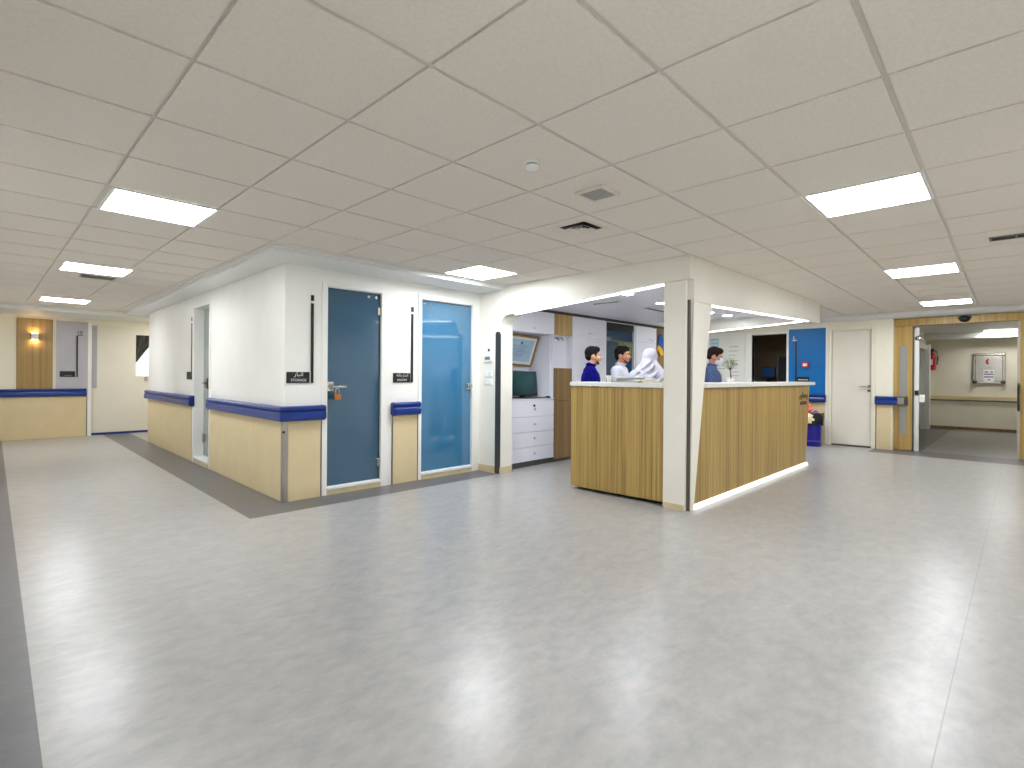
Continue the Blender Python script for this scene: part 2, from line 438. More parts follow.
def extr_rail(path, label, cap_ends=(True, True), name='handrail', out=None, steel_end=False):
    """bumper handrail: extruded profile along a horizontal path; 'out' gives the outward normal of each leg"""
    prof = [(.004, .800), (.050, .800), (.068, .812), (.072, .83), (.072, .872), (.066, .888), (.052, .894), (.052, .901),
            (.064, .907), (.067, .918), (.067, .932), (.058, .944), (.044, .948), (.004, .948)]
    pts = [Vector((*p, 0)) for p in path]; nl = [Vector((*o, 0)) for o in out]
    t = thing(name, label, 'handrail', (pts[0].x, pts[0].y, .80), 'blue bumper handrails')
    def section(i, d, z):
        if i == 0: n = nl[0]
        elif i == len(pts)-1: n = nl[-1]
        else: n = nl[i-1]+nl[i]
        return pts[i]+n*d+Vector((0, 0, z))
    n = len(prof); mb = MB(); vs = []; fs = []
    for i in range(len(pts)): vs += [section(i, d, z) for d, z in prof]
    for i in range(len(pts)-1):
        for k in range(n):
            fs.append((i*n+k, i*n+(k+1) % n, (i+1)*n+(k+1) % n, (i+1)*n+k))
    fs += [list(range(n)), [(len(pts)-1)*n+k for k in range(n)][::-1]]
    mb.add(vs, fs); obj('rail', mb, 'rail', t)
    # groove strip
    g = MB()
    for i in range(len(pts)-1):
        a = [section(i, .0535, .894), section(i, .0535, .901), section(i, .04, .901), section(i, .04, .894)]
        b = [section(i+1, .0535, .894), section(i+1, .0535, .901), section(i+1, .04, .901), section(i+1, .04, .894)]
        g.add(a+b, [(0, 1, 2, 3), (4, 7, 6, 5)]+[(k, (k+1) % 4, 4+(k+1) % 4, 4+k) for k in range(4)])
    obj('groove_strip', g, 'railgroove', t)
    for e, k in ((0, 0), (1, len(pts)-1)):
        if not cap_ends[e]: continue
        d = (pts[0]-pts[1]).normalized() if e == 0 else (pts[-1]-pts[-2]).normalized()
        nn = nl[0] if e == 0 else nl[-1]
        c = MB(); m = len(prof)
        grow = [(d_*1.03+.0005, .874+(z-.874)*1.03) for d_, z in prof]
        r0 = [pts[k]-d*.02+nn*dd+Vector((0, 0, z)) for dd, z in grow]
        r1 = [pts[k]+d*.012+nn*dd+Vector((0, 0, z)) for dd, z in grow]
        r2 = [pts[k]+d*.026+nn*(dd*.82)+Vector((0, 0, .874+(z-.874)*.84)) for dd, z in grow]
        c.add(r0+r1+r2, [list(range(m))[::-1], list(range(2*m, 3*m))]+[(i, (i+1) % m, m+(i+1) % m, m+i) for i in range(m)]+[(m+i, m+(i+1) % m, 2*m+(i+1) % m, 2*m+i) for i in range(m)])
        obj('end_cap', c, 'raildark', t)
    return t

r1 = extr_rail([(2.412, YS), (XS, YS), (XS, 7.54)], 'long blue bumper handrail wrapping the storage corner beside the padlocked door',
               out=[(0, -1), (-1, 0)])
# corner sleeve on that rail
cs = MB()
for (d, za, zb) in ((.0745, .81, .89), (.0695, .908, .942)):
    cs.prism([(XS+.06, YS-.003), (XS+.06, YS-d), (XS-d*.62, YS-d), (XS-d, YS-d*.62), (XS-d, YS+.06), (XS-.003, YS+.06), (XS-.003, YS-.003)], 'Z', za, zb)
obj('corner_sleeve', cs, 'raildark', r1, bevel=.004)
extr_rail([(3.60, YS), (3.262, YS)], 'short blue bumper handrail on the wall between the two blue glass doors', out=[(0, -1)])
extr_rail([(XS, 8.41), (XS, 11.44)], 'blue bumper handrail on the left corridor wall beyond the narrow grey door', out=[(-1, 0)])
extr_rail([(1.295, YE), (-.3, YE)], 'dark blue bumper handrail on the far wall under the wooden panel and sconce', out=[(0, -1)])
extr_rail([(XR-.02, 2.685), (XR-.02, 3.3)], 'short blue bumper handrail on the blue panel above the waste bin', out=[(-1, 0)])
rp = extr_rail([(XR, 1.56), (XR, 1.86)], 'short blue bumper handrail on the narrow pier beside the wooden doorway', out=[(-1, 0)], cap_ends=(False, True))
mb = MB().box(XR-.072, XR-.002, 1.46, 1.558, .81, .94)
obj('steel_end', mb, 'steel', rp, bevel=.012)

# beige wainscot panels with dark edge strips
def wainscot(n, box, label):
    struct('trim_%d' % n, MB().box(*box), 'beige', label, bevel=.002)
wainscot(4, (2.062, 2.40, YS-.012, YS-.001, .0, .80), 'beige lower wall panel between the storage corner and the padlocked door')
wainscot(5, (3.262, 3.60, YS-.012, YS-.001, .0, .80), 'beige lower wall panel between the two blue glass doors')
wainscot(6, (XS-.012, XS-.001, YS+.035, 7.655, .0, .80), 'beige lower wall panel on the corridor side of the storage corner')
wainscot(7, (XS-.012, XS-.001, 8.48, 11.46, .0, .80), 'beige lower wall panel beyond the narrow grey door')
wainscot(8, (-.3, 1.32, YE-.012, YE-.001, .0, .80), 'beige lower wall panel on the far corridor wall')
wainscot(9, (XR-.012, XR-.001, 1.655, 1.865, .0, .80), 'beige lower panel of the narrow pier beside the wooden doorway')
wainscot(10, (XR-.012, XR-.001, 2.675, 3.6, .0, .80), 'beige lower wall panel behind the waste bin')
mb = MB()
for x in (2.406, 3.257, 3.606): mb.box(x-.004, x+.004, YS-.016, YS-.001, 0, .80)
for y in (7.66, 8.475): mb.box(XS-.016, XS-.001, y-.004, y+.004, 0, .80)
mb.box(1.322, 1.334, YE-.016, YE-.001, 0, .80)
mb.box(XR-.016, XR-.001, 1.868, 1.876, 0, .80)
struct('trim_11', mb, 'alu', 'thin grey metal edge strips of the wall panels')
mb = MB().prism([(XS-.017, YS+.036), (XS-.017, YS-.002), (XS-.002, YS-.017), (XS+.034, YS-.017), (XS+.034, YS-.001), (XS-.001, YS-.001), (XS-.001, YS+.036)], 'Z', 0, .80)
struct('trim_12', mb, 'steel', 'steel corner guard below the handrail at the storage corner')
mb = MB().lathe((XS-.012, YS-.019, .695), [(.0, -.004), (.013, -.004), (.013, .004), (0, .004)], 12, axis='Y')
obj('screw_cap', mb, 'black', bpy.data.objects['trim_12'])

# ------------------------------------------------------------------ glass doors of the storage block
def lobby_door(n, xa, xb, ga, gb, gm, label, hinge_right):
    d = sroot('door_%d' % n, label, ((xa+xb)/2, YS, 0))
    z0, zt, gt = .088, 2.225 if n == 1 else 2.25, 2.19
    f = MB()
    f.box(xa, ga+.004, YS-.012, YS+.10, 0, zt)
    f.box(gb-.004, xb, YS-.012, YS+.10, 0, zt)
    f.box(ga+.004, gb-.004, YS-.012, YS+.10, gt, zt)
    obj('frame', f, 'paint', d, bevel=.003)
    s = MB().box(ga+.004, gb-.004, YS-.02, YS+.05, .052, z0-.006)
    obj('sill', s, 'white', d, bevel=.004)
    s = MB().box(ga+.004, gb-.004, YS-.012, YS+.05, 0, .052)
    obj('threshold', s, 'beigebase', d)
    g = obj('glass_panel', MB().box(ga+.007, gb-.007, YS+.022, YS+.034, z0, gt-.008), gm, d, bevel=.001)
    # dark gasket at the hinge edge and the head
    k = MB()
    hx = gb-.02 if hinge_right else ga+.008
    if hinge_right: k.box(gb-.018, gb-.006, YS+.02, YS+.022, z0, gt-.01)
    k.box(ga+.008, gb-.008, YS+.019, YS+.0215, gt-.018, gt-.008)
    obj('gasket', k, 'blacksoft', d)
    return d
d1 = lobby_door(1, 2.41, 3.185, 2.465, 3.11, 'glass1', 'dark blue backed glass door with padlock, nearest the storage corner', True)
for z in (1.985, .275):
    obj('hinge', MB().box(3.07, 3.112, YS+.006, YS+.021, z-.045, z+.045), 'steel', d1, bevel=.004)
for x in (2.95, 3.045):
    obj('stud', MB().lathe((x, YS+.019, 2.135), [(.0, -.012), (.016, -.012), (.016, .002), (0, .002)], 14, axis='Y'), 'chrome', d1, smooth=True)
h = MB().box(2.475, 2.545, YS+.004, YS+.0215, 1.085, 1.195)
hp = obj('lock_case', h, 'chrome', d1, bevel=.006)
h = MB().lathe((2.52, YS+.003, 1.138), [(0, -.014), (.03, -.014), (.034, 0), (.034, .0)], 18, axis='Y')
obj('rose', h, 'steel', hp, smooth=True)
h = MB().tube([(2.52, YS-.01, 1.138), (2.52, YS-.045, 1.138), (2.545, YS-.05, 1.138), (2.66, YS-.05, 1.136)], .014, 10)
obj('lever', h, 'chrome', hp, smooth=True)
d2 = lobby_door(2, 3.61, 4.55, 3.655, 4.47, 'glass2', 'blue backed glass door with round chrome knob, beside the reception wall', False)
h = MB().lathe((4.42, YS+.022, 1.125), [(0, -.06), (.03, -.058), (.036, -.045), (.03, -.03), (.016, -.024), (.016, -.012), (.04, -.01), (.04, 0), (0, 0)], 20, axis='Y')
obj('knob', h, 'chrome', d2, smooth=True)
for x in (3.70, 3.725, 3.80):
    obj('stud', MB().lathe((x, YS+.019, 2.14), [(.0, -.01), (.01, -.01), (.01, .002), (0, .002)], 12, axis='Y'), 'chrome', d2, smooth=True)
# padlock hanging from the lever of door 1
pl = thing('padlock', 'small brass padlock hanging under the lever of the dark blue glass door', 'padlock', (2.555, YS-.05, 1.05))
obj('body', MB().prism([(2.528, 1.0), (2.595, 1.0), (2.6, 1.055), (2.523, 1.055)], 'Y', YS-.064, YS-.036), 'brass', pl, bevel=.006)
obj('shackle', MB().tube([(2.54, YS-.05, 1.05), (2.54, YS-.05, 1.10), (2.546, YS-.05, 1.117), (2.56, YS-.05, 1.124), (2.574, YS-.05, 1.117), (2.58, YS-.05, 1.10), (2.58, YS-.05, 1.05)], .005, 8), 'steel', pl, smooth=True)

# narrow grey door in the corridor wall
d3 = sroot('door_3', 'narrow grey glass door in a white frame in the left corridor wall', (XS, 8.03, 0))
f = MB()
f.box(XS-.014, XS+.145, 8.398, 8.478, 0, 2.24); f.box(XS-.014, XS+.145, 7.625, 7.667, 0, 2.24); f.box(XS-.014, XS+.145, 7.667, 8.398, 2.19, 2.24)
obj('frame', f, 'paint', d3, bevel=.003)
obj('sill', MB().box(XS-.02, XS+.145, 7.668, 8.397, .055, .085), 'white', d3, bevel=.003)
obj('threshold', MB().box(XS-.012, XS+.145, 7.668, 8.397, 0, .055), 'beigebase', d3)
obj('glass_panel', MB().box(XS+.115, XS+.127, 7.669, 8.396, .09, 2.185), 'glass3', d3)
obj('gasket', MB().box(XS+.10, XS+.113, 7.669, 7.71, .09, 2.185), 'blacksoft', d3)
h = MB().box(XS+.097, XS+.114, 8.17, 8.25, 1.05, 1.2); obj('lock_case', h, 'steeldark', d3, bevel=.005)
h = MB().tube([(XS+.1, 8.21, 1.13), (XS+.06, 8.21, 1.13), (XS+.055, 8.19, 1.13), (XS+.055, 8.08, 1.13)], .011, 8)
obj('lever', h, 'steeldark', d3, smooth=True)
obj('hinge', MB().box(XS+.097, XS+.114, 8.32, 8.395, .28, .4), 'steel', d3, bevel=.004)

# ------------------------------------------------------------------ door signs: black post with a cap block and a plaque
def sign(loc, xd, label, lines=None, top=None, plaque=True, ink='whiteink', topink='black', h=.90, zb=1.178):
    """loc = wall point under the bar's left edge (z ignored); xd = reading direction"""
    xd = Vector(xd); n = xd.cross(Vector((0, 0, 1))); o = Vector((loc[0], loc[1], 0))+n*.0015
    t = thing('door_sign', label, 'sign', (loc[0], loc[1], zb), 'black post and plaque door signs')
    def slab(mb, u0, u1, z0, z1, th):
        a = [o+xd*u0, o+xd*u1]; vs = []
        for z in (z0, z1):
            for p in (a[0], a[1], a[1]+n*th, a[0]+n*th): vs.append(p+Vector((0, 0, z)))
        mb.add(vs, [(0, 3, 2, 1), (4, 5, 6, 7), (0, 1, 5, 4), (1, 2, 6, 5), (2, 3, 7, 6), (3, 0, 4, 7)]); return mb
    zt = zb+h
    obj('post', slab(MB(), 0, .026, zb, zt-.085, .012), 'black', t)
    if top is None:
        obj('cap_block', slab(MB(), 0, .028, zt-.058, zt, .012), 'black', t)
    if plaque:
        p = obj('plaque', slab(MB(), -.245, -.012, zb, zb+.112, .010), 'black', t, bevel=.004)
        obj('edge_strip', slab(MB(), -.011, -.002, zb, zb+.112, .008), 'chrome', t)
        if lines:
            m = MB()
            m.text(lines[0], o+xd*(-.125)+n*.0105+Vector((0, 0, zb+.070)), xd, lines[2], .0012)
            m.text(lines[1], o+xd*(-.125)+n*.0105+Vector((0, 0, zb+.018)), xd, .036, .0012)
            obj('lettering', m, ink, p)
    if top:
        m = MB().text(top[0], o+xd*top[2]+n*.002+Vector((0, 0, zt-.055)), xd, top[1], .003)
        obj('room_mark', m, topink, t)
        obj('dash', slab(MB(), top[2]-.035, top[2]+.045, zt-.083, zt-.07, .006), topink, t)
    return t
sign((2.291, YS), (1, 0, 0), 'black STORAGE door sign with tall post, left of the padlocked glass door',
     ('\uFEAD\uFE8E\uFE92\uFEE7\uFE8D', 'STORAGE', .062))
sign((3.508, YS), (1, 0, 0), 'black pantry door sign with tall post, between the two blue glass doors',
     ('\uFEEA\uFEE7\uFE8E\uFEA7\uFEAD\uFE8D\uFEAA\uFE91\uFE81', 'PANTRY', .05))
sign((XS, 8.535), (0, -1, 0), 'slim black door sign on the left corridor wall beside the narrow grey door', None)
sign((1.160, YE-.014), (1, 0, 0), 'black post sign on the lilac grey panel of the far wall', ('', '\u2014\u2014\u2014', .04), ('1E', .1, .055))
sign((XR-.021, 3.195), (0, -1, 0), 'dark post sign with white mark on the blue wall panel', None, ('L', .095, -.02), topink='whiteink', plaque=False)
p5 = [o for o in bpy.data.objects if o.name.startswith('door_sign')][-1]
b5 = MB().box(XR-.034, XR-.023, 2.945, 3.165, 1.178, 1.29); obj('plaque', b5, 'black', p5, bevel=.004)
b5 = MB().box(XR-.037, XR-.034, 2.97, 3.14, 1.222, 1.235); obj('lettering', b5, 'whiteink', p5)

# ------------------------------------------------------------------ short wall with the left header, columns, right header
def arc(cx, cz, r, a0, a1, n=8):
    return [(cx+r*math.cos(a0+(a1-a0)*k/n), cz+r*math.sin(a0+(a1-a0)*k/n)) for k in range(n+1)]
hz = lambda y: 2.0545+(4.48-y)*.0617
jy = 4.772
poly = [(YS, 0), (jy, 0), (jy, 1.885)]
c0 = (jy, 1.885); c1 = (4.575, hz(4.575))
for k in range(1, 9):
    t = k/8; b = (1-t)**2; m_ = 2*t*(1-t); e = t*t
    poly.append((c0[0]*b+jy*m_+c1[0]*e, c0[1]*b+(hz(4.7)+.01)*m_+c1[1]*e))
poly2 = [(YC+.001, hz(YC+.001)+.005), (YC+.001, T), (YS, T)]
pa = [(YS, 0), (jy, 0)]+[p for p in poly[2:] if p[0] >= 4.5745 and p[1] < 2.3]+[(4.575, T), (YS, T)]
pb = [(4.575, hz(4.575)), (YC+.001, hz(YC+.001)+.005), (YC+.001, T), (4.575, T)]
HT = .085
struct('wall_middle', MB().prism(pa, 'X', XH, XH+.22).prism(pb, 'X', XH, XH+HT), 'cream2', 'cream reception wall whose header sweeps over the opening with a rounded corner')
xz = [(XH+HT+.002, 1.995), (5.083, 1.995), (8.44, 2.105), (8.95, 2.105), (8.95, T), (XH+HT+.002, T)]
mb = MB().prism(xz, 'Y', YC, YC+.085)
struct('beam_right', mb, 'cream2', 'cream header over the right side of the reception counter', cat='beam')
mb = MB().prism([(2.307, 2.11), (4.2, 2.005), (4.2, T), (2.307, T)], 'X', 8.45, 8.65)
struct('beam_back', mb, 'cream2', 'cream header closing the far end of the reception', cat='beam')
# corner post: two thin boards with an open slot between them
cp = sroot('column', 'cream corner post of the reception, two boards with a narrow slot between', (XH+.02, YC, 0))
obj('board', MB().box(XH+.0, XH+.035, 2.258, 2.482, 0, hz(2.4)-.003), 'cream2', cp, bevel=.003)
obj('board', MB().prism([(4.642, 0), (4.710, 0), (4.912, 1.16), (5.083, 1.992), (4.684, 1.992)], 'Y', YC, YC+.042), 'cream2', cp, bevel=.002)
obj('slot_liner', MB().box(XH+.036, XH+.048, 2.228, 2.30, 0, 2.0), 'steeldark', cp)
obj('skirting', MB().box(XH-.004, XH-.0005, 2.264, 2.480, 0, .055), 'beigebase', cp)
# skirting and corner guard on the short wall
mb = MB()
mb.box(XH-.007, XH-.001, 4.866, YS-.001, 0, .088); mb.box(XH-.007, XH+.222, jy-.007, jy-.001, 0, .088)
struct('baseboard_middle', mb, 'beigebase', 'beige skirting at the foot of the short reception wall')
mb = MB().prism([(XH-.004, 4.862), (XH-.004, jy-.004), (XH+.006, jy-.004), (XH+.006, jy-.001), (XH-.001, jy-.001), (XH-.001, 4.862)], 'Z', .0, 1.80)
mb.prism([(4.862, 1.80), (4.862, 1.82), (4.84, 1.835), (4.80, 1.835), (4.775, 1.82), (4.775, 1.80)], 'X', XH-.004, XH-.001)
struct('trim_13', mb, 'steeldark', 'tall polished steel corner guard on the short reception wall')
# controls on the short wall
t = thing('thermostat', 'small white thermostat with dark display on the short reception wall', 'thermostat', (XH, 5.0, 1.5), 'wall controls')
obj('housing', MB().box(XH-.022, XH-.001, 4.925, 5.075, 1.445, 1.665), 'paint', t, bevel=.006)
obj('display', MB().box(XH-.0245, XH-.0225, 4.945, 5.045, 1.475, 1.515), 'greyplastic', t)
obj('dial_switch', MB().lathe((XH-.022, 4.965, 1.60), [(0, -.006), (.018, -.006), (.018, 0), (0, 0)], 14, axis='X'), 'black', t, smooth=True)
for z, lb in ((1.29, 'upper'), (1.185, 'lower')):
    t = thing('light_switch', 'white %s switch plate below the thermostat on the short reception wall' % lb, 'switch', (XH, 5.01, z), 'wall controls')
    obj('plate', MB().box(XH-.010, XH-.001, 4.915, 5.085, z-.043, z+.043), 'paint', t, bevel=.003)
    for k in range(2):
        obj('rocker', MB().box(XH-.014, XH-.010, 4.93+.075*k, 4.998+.075*k, z-.03, z+.03), 'white', t, bevel=.002)

# LED lines under the headers
led = MB(); ya, yb = 2.50, 4.56
def ledv(dz): return [(XH+.045, ya, hz(ya)+dz), (XH+.062, ya, hz(ya)+dz), (XH+.062, yb, hz(yb)+dz), (XH+.045, yb, hz(yb)+dz)]
led.add(ledv(-.013)+ledv(-.001), [(0, 1, 2, 3), (7, 6, 5, 4), (0, 4, 5, 1), (1, 5, 6, 2), (2, 6, 7, 3), (3, 7, 4, 0)])
tag(obj('led_rail', led, 'led', origin=(XH+.19, ya, hz(ya)-.016)), 'white LED line under the header left of the corner post', 'light strip', 'LED lines under the headers')
def slopebox(x0, x1, y0, y1, f, h):
    v = []
    for dz in (-.002-h, -.002):
        for x, y in ((x0, y0), (x1, y0), (x1, y1), (x0, y1)): v.append((x, y, f(x, y)+dz))
    return MB().add(v, [(0, 3, 2, 1), (4, 5, 6, 7), (0, 1, 5, 4), (1, 2, 6, 5), (2, 3, 7, 6), (3, 0, 4, 7)])
hx = lambda x, y: 1.995+(x-5.083)*(.11/3.357)
tag(obj('led_rail', slopebox(5.10, 8.44, YC+.02, YC+.04, hx, .012), 'led', origin=(5.1, 2.25, 1.98)), 'long white LED line under the header right of the corner post', 'light strip', 'LED lines under the headers')
hb = lambda x, y: 2.105-(y-2.422)*(.145/2.578)
tag(obj('led_rail', slopebox(8.46, 8.48, 2.33, 4.15, hb, .012), 'led', origin=(8.48, 2.43, 2.08)), 'white LED line on the far header in front of the dark doorway', 'light strip', 'LED lines under the headers')

# reception ceiling
ZI = 2.225
mb = MB().box(XH+HT+.002, 8.449, YC+.087, 4.57, ZI, ZI+.03); mb.box(XH+.222, 8.449, 4.57, 4.98, ZI, ZI+.03); mb.box(XH+.222, 11.2, 5.02, 5.2, 2.35, 2.38)
struct('ceiling_2', mb, 'gyp2', 'smooth white reception ceiling with downlights', cat='ceiling')
for k, (x, y, lb) in enumerate(((5.16, 3.25, 'left of the corner post, nearest the short wall'), (6.1, 3.33, 'just left of the corner post'), (7.45, 3.3, 'just right of the corner post'), (7.98, 3.24, 'right of the corner post, farther one'), (4.84, 2.95, 'unseen, added above the counter worktop, near one'), (4.84, 3.85, 'unseen, added above the counter worktop, far one'))):  # last two are added out of view to lift the reception light
    t = thing('downlight', 'round lit downlight in the reception ceiling, '+lb, 'downlight', (x, y, ZI), 'reception downlights')
    obj('trim_ring', MB().lathe((x, y, ZI), [(.085, -.001), (.09, -.006), (.07, -.008), (.068, -.003)], 28), 'white', t, smooth=True)
    obj('lens', MB().lathe((x, y, ZI), [(0, -.004), (.066, -.004), (.066, -.002), (0, -.002)], 28), 'down', t)
def slot_diffuser(c, L_, W_, alongx, label, z, group):
    t = thing('ceiling_vent', label, 'vent', (c[0], c[1], z), group)
    def b(mb, u0, u1, v0, v1, z0, z1):
        if alongx: mb.box(c[0]+u0, c[0]+u1, c[1]+v0, c[1]+v1, z+z0, z+z1)
        else: mb.box(c[0]+v0, c[0]+v1, c[1]+u0, c[1]+u1, z+z0, z+z1)
        return mb
    f = MB(); w = .016
    b(f, -L_, L_, -W_, -W_+w, -.008, -.001); b(f, -L_, L_, W_-w, W_, -.008, -.001); b(f, -L_, -L_+w, -W_, W_, -.008, -.001); b(f, L_-w, L_, -W_, W_, -.008, -.001)
    obj('frame', f, 'white' if 'black' not in label else 'alu', t)
    obj('backing', b(MB(), -L_+w, L_-w, -W_+w, W_-w, -.003, -.001), 'blacksoft', t)
    for k in range(2):
        v = -W_+w+(2*W_-2*w)*(k+1)/3
        obj('blade', b(MB(), -L_+w, L_-w, v-.006, v+.006, -.012, -.003), 'alu', t)
    return t
slot_diffuser((5.58, 3.84), .2, .05, False, 'grey slot air vent in the reception ceiling above the young man in navy', ZI, 'reception slot vents')
slot_diffuser((6.65, 3.72), .27, .05, True, 'grey slot air vent in the reception ceiling beside the corner post', ZI, 'reception slot vents')
slot_diffuser((.88, 7.9), .16, .10, True, 'black slot air vent between two light panels of the left corridor ceiling', HC, 'corridor slot vents')
slot_diffuser((5.74, -.03), .07, .23, True, 'black slot air vent at the right edge of the lobby ceiling', HC, 'corridor slot vents')

# four-way air diffuser
t = thing('air_diffuser', 'square four-way air diffuser with black gaps in the lobby ceiling', 'vent', (3.18, 2.42, HC))
def ring(mb, c, r0, z0, r1, z1, th=.004):
    q = [(-1, -1), (1, -1), (1, 1), (-1, 1)]
    vs = [(c[0]+a*r0, c[1]+b*r0, z0) for a, b in q]+[(c[0]+a*r1, c[1]+b*r1, z1) for a, b in q]+[(c[0]+a*(r0-th), c[1]+b*(r0-th), z0) for a, b in q]+[(c[0]+a*(r1-th), c[1]+b*(r1-th), z1) for a, b in q]
    fs = []
    for k in range(4):
        l = (k+1) % 4
        fs += [(k, l, 4+l, 4+k), (8+k, 12+k, 12+l, 8+l), (k, 8+k, 8+l, l), (4+k, 4+l, 12+l, 12+k)]
    return mb.add(vs, fs)
c = (3.18, 2.42)
f = MB()
for x0, x1, y0, y1 in ((-.145, .145, -.145, -.122), (-.145, .145, .122, .145), (-.145, -.122, -.122, .122), (.122, .145, -.122, .122)):
    f.box(c[0]+x0, c[0]+x1, c[1]+y0, c[1]+y1, HC-.006, HC-.001)
obj('frame', f, 'tile', t)
obj('throat', MB().box(c[0]-.122, c[0]+.122, c[1]-.122, c[1]+.122, HC-.003, HC-.001), 'blacksoft', t)
obj('louvre', ring(MB(), c, .062, HC-.003, .096, HC-.022), 'tile', t)
obj('louvre', ring(MB(), c, .026, HC-.003, .066, HC-.022), 'tile', t)
obj('centre_plate', MB().box(c[0]-.033, c[0]+.033, c[1]-.033, c[1]+.033, HC-.022, HC-.016), 'tile', t)
# speaker grille
t = thing('ceiling_speaker', 'square white ceiling speaker with grey grille above the lobby', 'speaker', (2.645, 1.885, HC), None, CA)
f = MB()
for x0, x1, y0, y1 in ((-.1, .1, -.1, -.084), (-.1, .1, .084, .1), (-.1, -.084, -.084, .084), (.084, .1, -.084, .084)): f.box(x0, x1, y0, y1, -.02, -.001)
obj('frame', f, 'tile', t, local=True, bevel=.003)
g = MB().box(-.084, .084, -.084, .084, -.012, -.002)
for k in range(9): g.box(-.084, .084, -.08+k*.019, -.073+k*.019, -.015, -.012)
obj('grille', g, 'greygrille', t, local=True)
# smoke detectors
def detector(x, y, label):
    t = thing('smoke_detector', label, 'smoke detector', (x, y, HC), 'round smoke detectors')
    obj('base', MB().lathe((x, y, HC), [(0, -.001), (.043, -.001), (.043, -.010), (.034, -.012), (0, -.012)], 24), 'white', t, smooth=True)
    obj('collar', MB().lathe((x, y, HC), [(0, -.012), (.029, -.012), (.029, -.02), (0, -.02)], 24), 'greyplastic', t, smooth=True)
    obj('head', MB().lathe((x, y, HC), [(0, -.02), (.037, -.02), (.038, -.028), (.03, -.036), (.0, -.038)], 24), 'white', t, smooth=True)
detector(2.03, 1.875, 'round white smoke detector on the lobby ceiling near the speaker')

# ------------------------------------------------------------------ reception counter
ct = thing('reception_counter', 'L-shaped reception counter in striped wood laminate with white worktop', 'counter', (4.9, 2.6, 0))
obj('left_front', MB().prism([(3.632, .03), (2.487, .045), (2.487, 1.156), (3.638, 1.156)], 'X', 4.62, 4.655), 'wood', ct, bevel=.002)
obj('right_front', MB().prism([(4.726, .05), (8.31, .05), (8.455, 1.158), (4.918, 1.158)], 'Y', YC+.006, YC+.04), 'wood', ct, bevel=.002)
obj('plinth', MB().box(4.70, 4.72, 2.49, 3.60, .0, 1.1), 'shadow', ct)
obj('end_panel', MB().box(4.657, 4.96, 3.60, 3.634, .03, 1.156), 'white', ct)
obj('end_panel', MB().prism([(2.262, .062), (2.58, .062), (2.58, 1.158), (2.262, 1.158)], 'X', 8.27, 8.30), 'white', ct)
obj('skirting_light', MB().prism([(4.716, .001), (8.38, .001), (8.325, .046), (4.723, .046)], 'Y', YC-.006, YC+.03), 'led2', ct)
obj('worktop', MB().box(4.605, 4.99, 2.488, 3.645, 1.16, 1.204), 'solid', ct, bevel=.004)
obj('worktop', MB().prism([(4.93, 2.19), (8.61, 2.19), (8.61, 2.62), (5.03, 2.62)], 'Z', 1.163, 1.207), 'solid', ct, bevel=.004)
obj('desk', MB().box(4.97, 5.28, 2.7, 3.6, .72, .75), 'solid', ct, bevel=.003)
obj('desk', MB().box(5.3, 8.3, 2.56, 2.59, .3, 1.15), 'wood2', ct, bevel=.003)
m = MB().text('\uFBFC\uFEAD\uFE8E\uFE98\uFEB3\uFEAE\uFB58', (8.17, YC+.0055, .985), (1, 0, 0), .115, .004)
obj('lettering', m, 'ink', ct)
m = MB().text('NURSING', (8.17, YC+.0055, .885), (1, 0, 0), .072, .004)
obj('lettering', m, 'ink', ct)

# things on the counter
def stack_of_papers():
    z = 1.2055
    specs = [((4.80, 2.98), .22, .31, .016, 'greyplastic', .06, 'grey clipboard folder at the bottom of the pile on the counter'),
             ((4.81, 2.94), .21, .30, .018, 'paper', -.08, 'white bundle of forms on the grey folder'),
             ((4.79, 3.0), .21, .29, .014, 'greyplastic', .15, 'second grey folder, near the top of the pile on the counter'),
             ((4.80, 2.93), .2, .28, .012, 'paper', .02, 'topmost white bundle of forms on the counter pile')]
    for (x, y), w, l, h_, m_, a, lb in specs:
        t = thing('document_folder' if m_ != 'paper' else 'form_bundle', lb, 'documents', (x, y, z), 'papers piled on the counter', a)
        if m_ == 'paper':
            for k in range(3):
                obj('sheet_block', MB().box(-w/2+.003*k, w/2+.002*k, -l/2-.004*k, l/2-.003*k, h_*k/3, h_*(k+1)/3-.0004), 'paper', t, local=True)
        else:
            obj('cover', MB().box(-w/2, w/2, -l/2, l/2, 0, .003), m_, t, local=True)
            obj('filling', MB().box(-w/2+.006, w/2-.006, -l/2+.006, l/2-.006, .003, h_-.003), 'paper', t, local=True)
            obj('cover', MB().box(-w/2, w/2, -l/2, l/2, h_-.003, h_), m_, t, local=True)
        z += h_+.0008
    t = thing('open_folder', 'cream folder lying right of the paper pile near the corner post', 'documents', (4.80, 2.66, 1.2055), 'papers piled on the counter', -.12)
    obj('cover', MB().box(-.11, .11, -.13, .13, 0, .003), 'papery', t, local=True)
    obj('sheet_block', MB().box(-.1, .1, -.12, .12, .003, .016), 'paper', t, local=True)
    obj('cover', MB().box(-.11, .11, -.125, .13, .016, .019), 'papery', t, local=True)
stack_of_papers()
t = thing('paper_cup', 'small white paper cup left of the paper pile on the counter', 'cup', (4.80, 3.25, 1.2045))
obj('body', MB().lathe((4.80, 3.25, 1.2045), [(0, 0), (.022, 0), (.032, .07), (.034, .072), (.03, .07), (.02, .004), (0, .004)], 20), 'pot', t, smooth=True)
obj('rim', MB().lathe((4.80, 3.25, 1.2045), [(.031, .069), (.0355, .069), (.0355, .074), (.031, .074)], 20), 'paper', t, smooth=True)

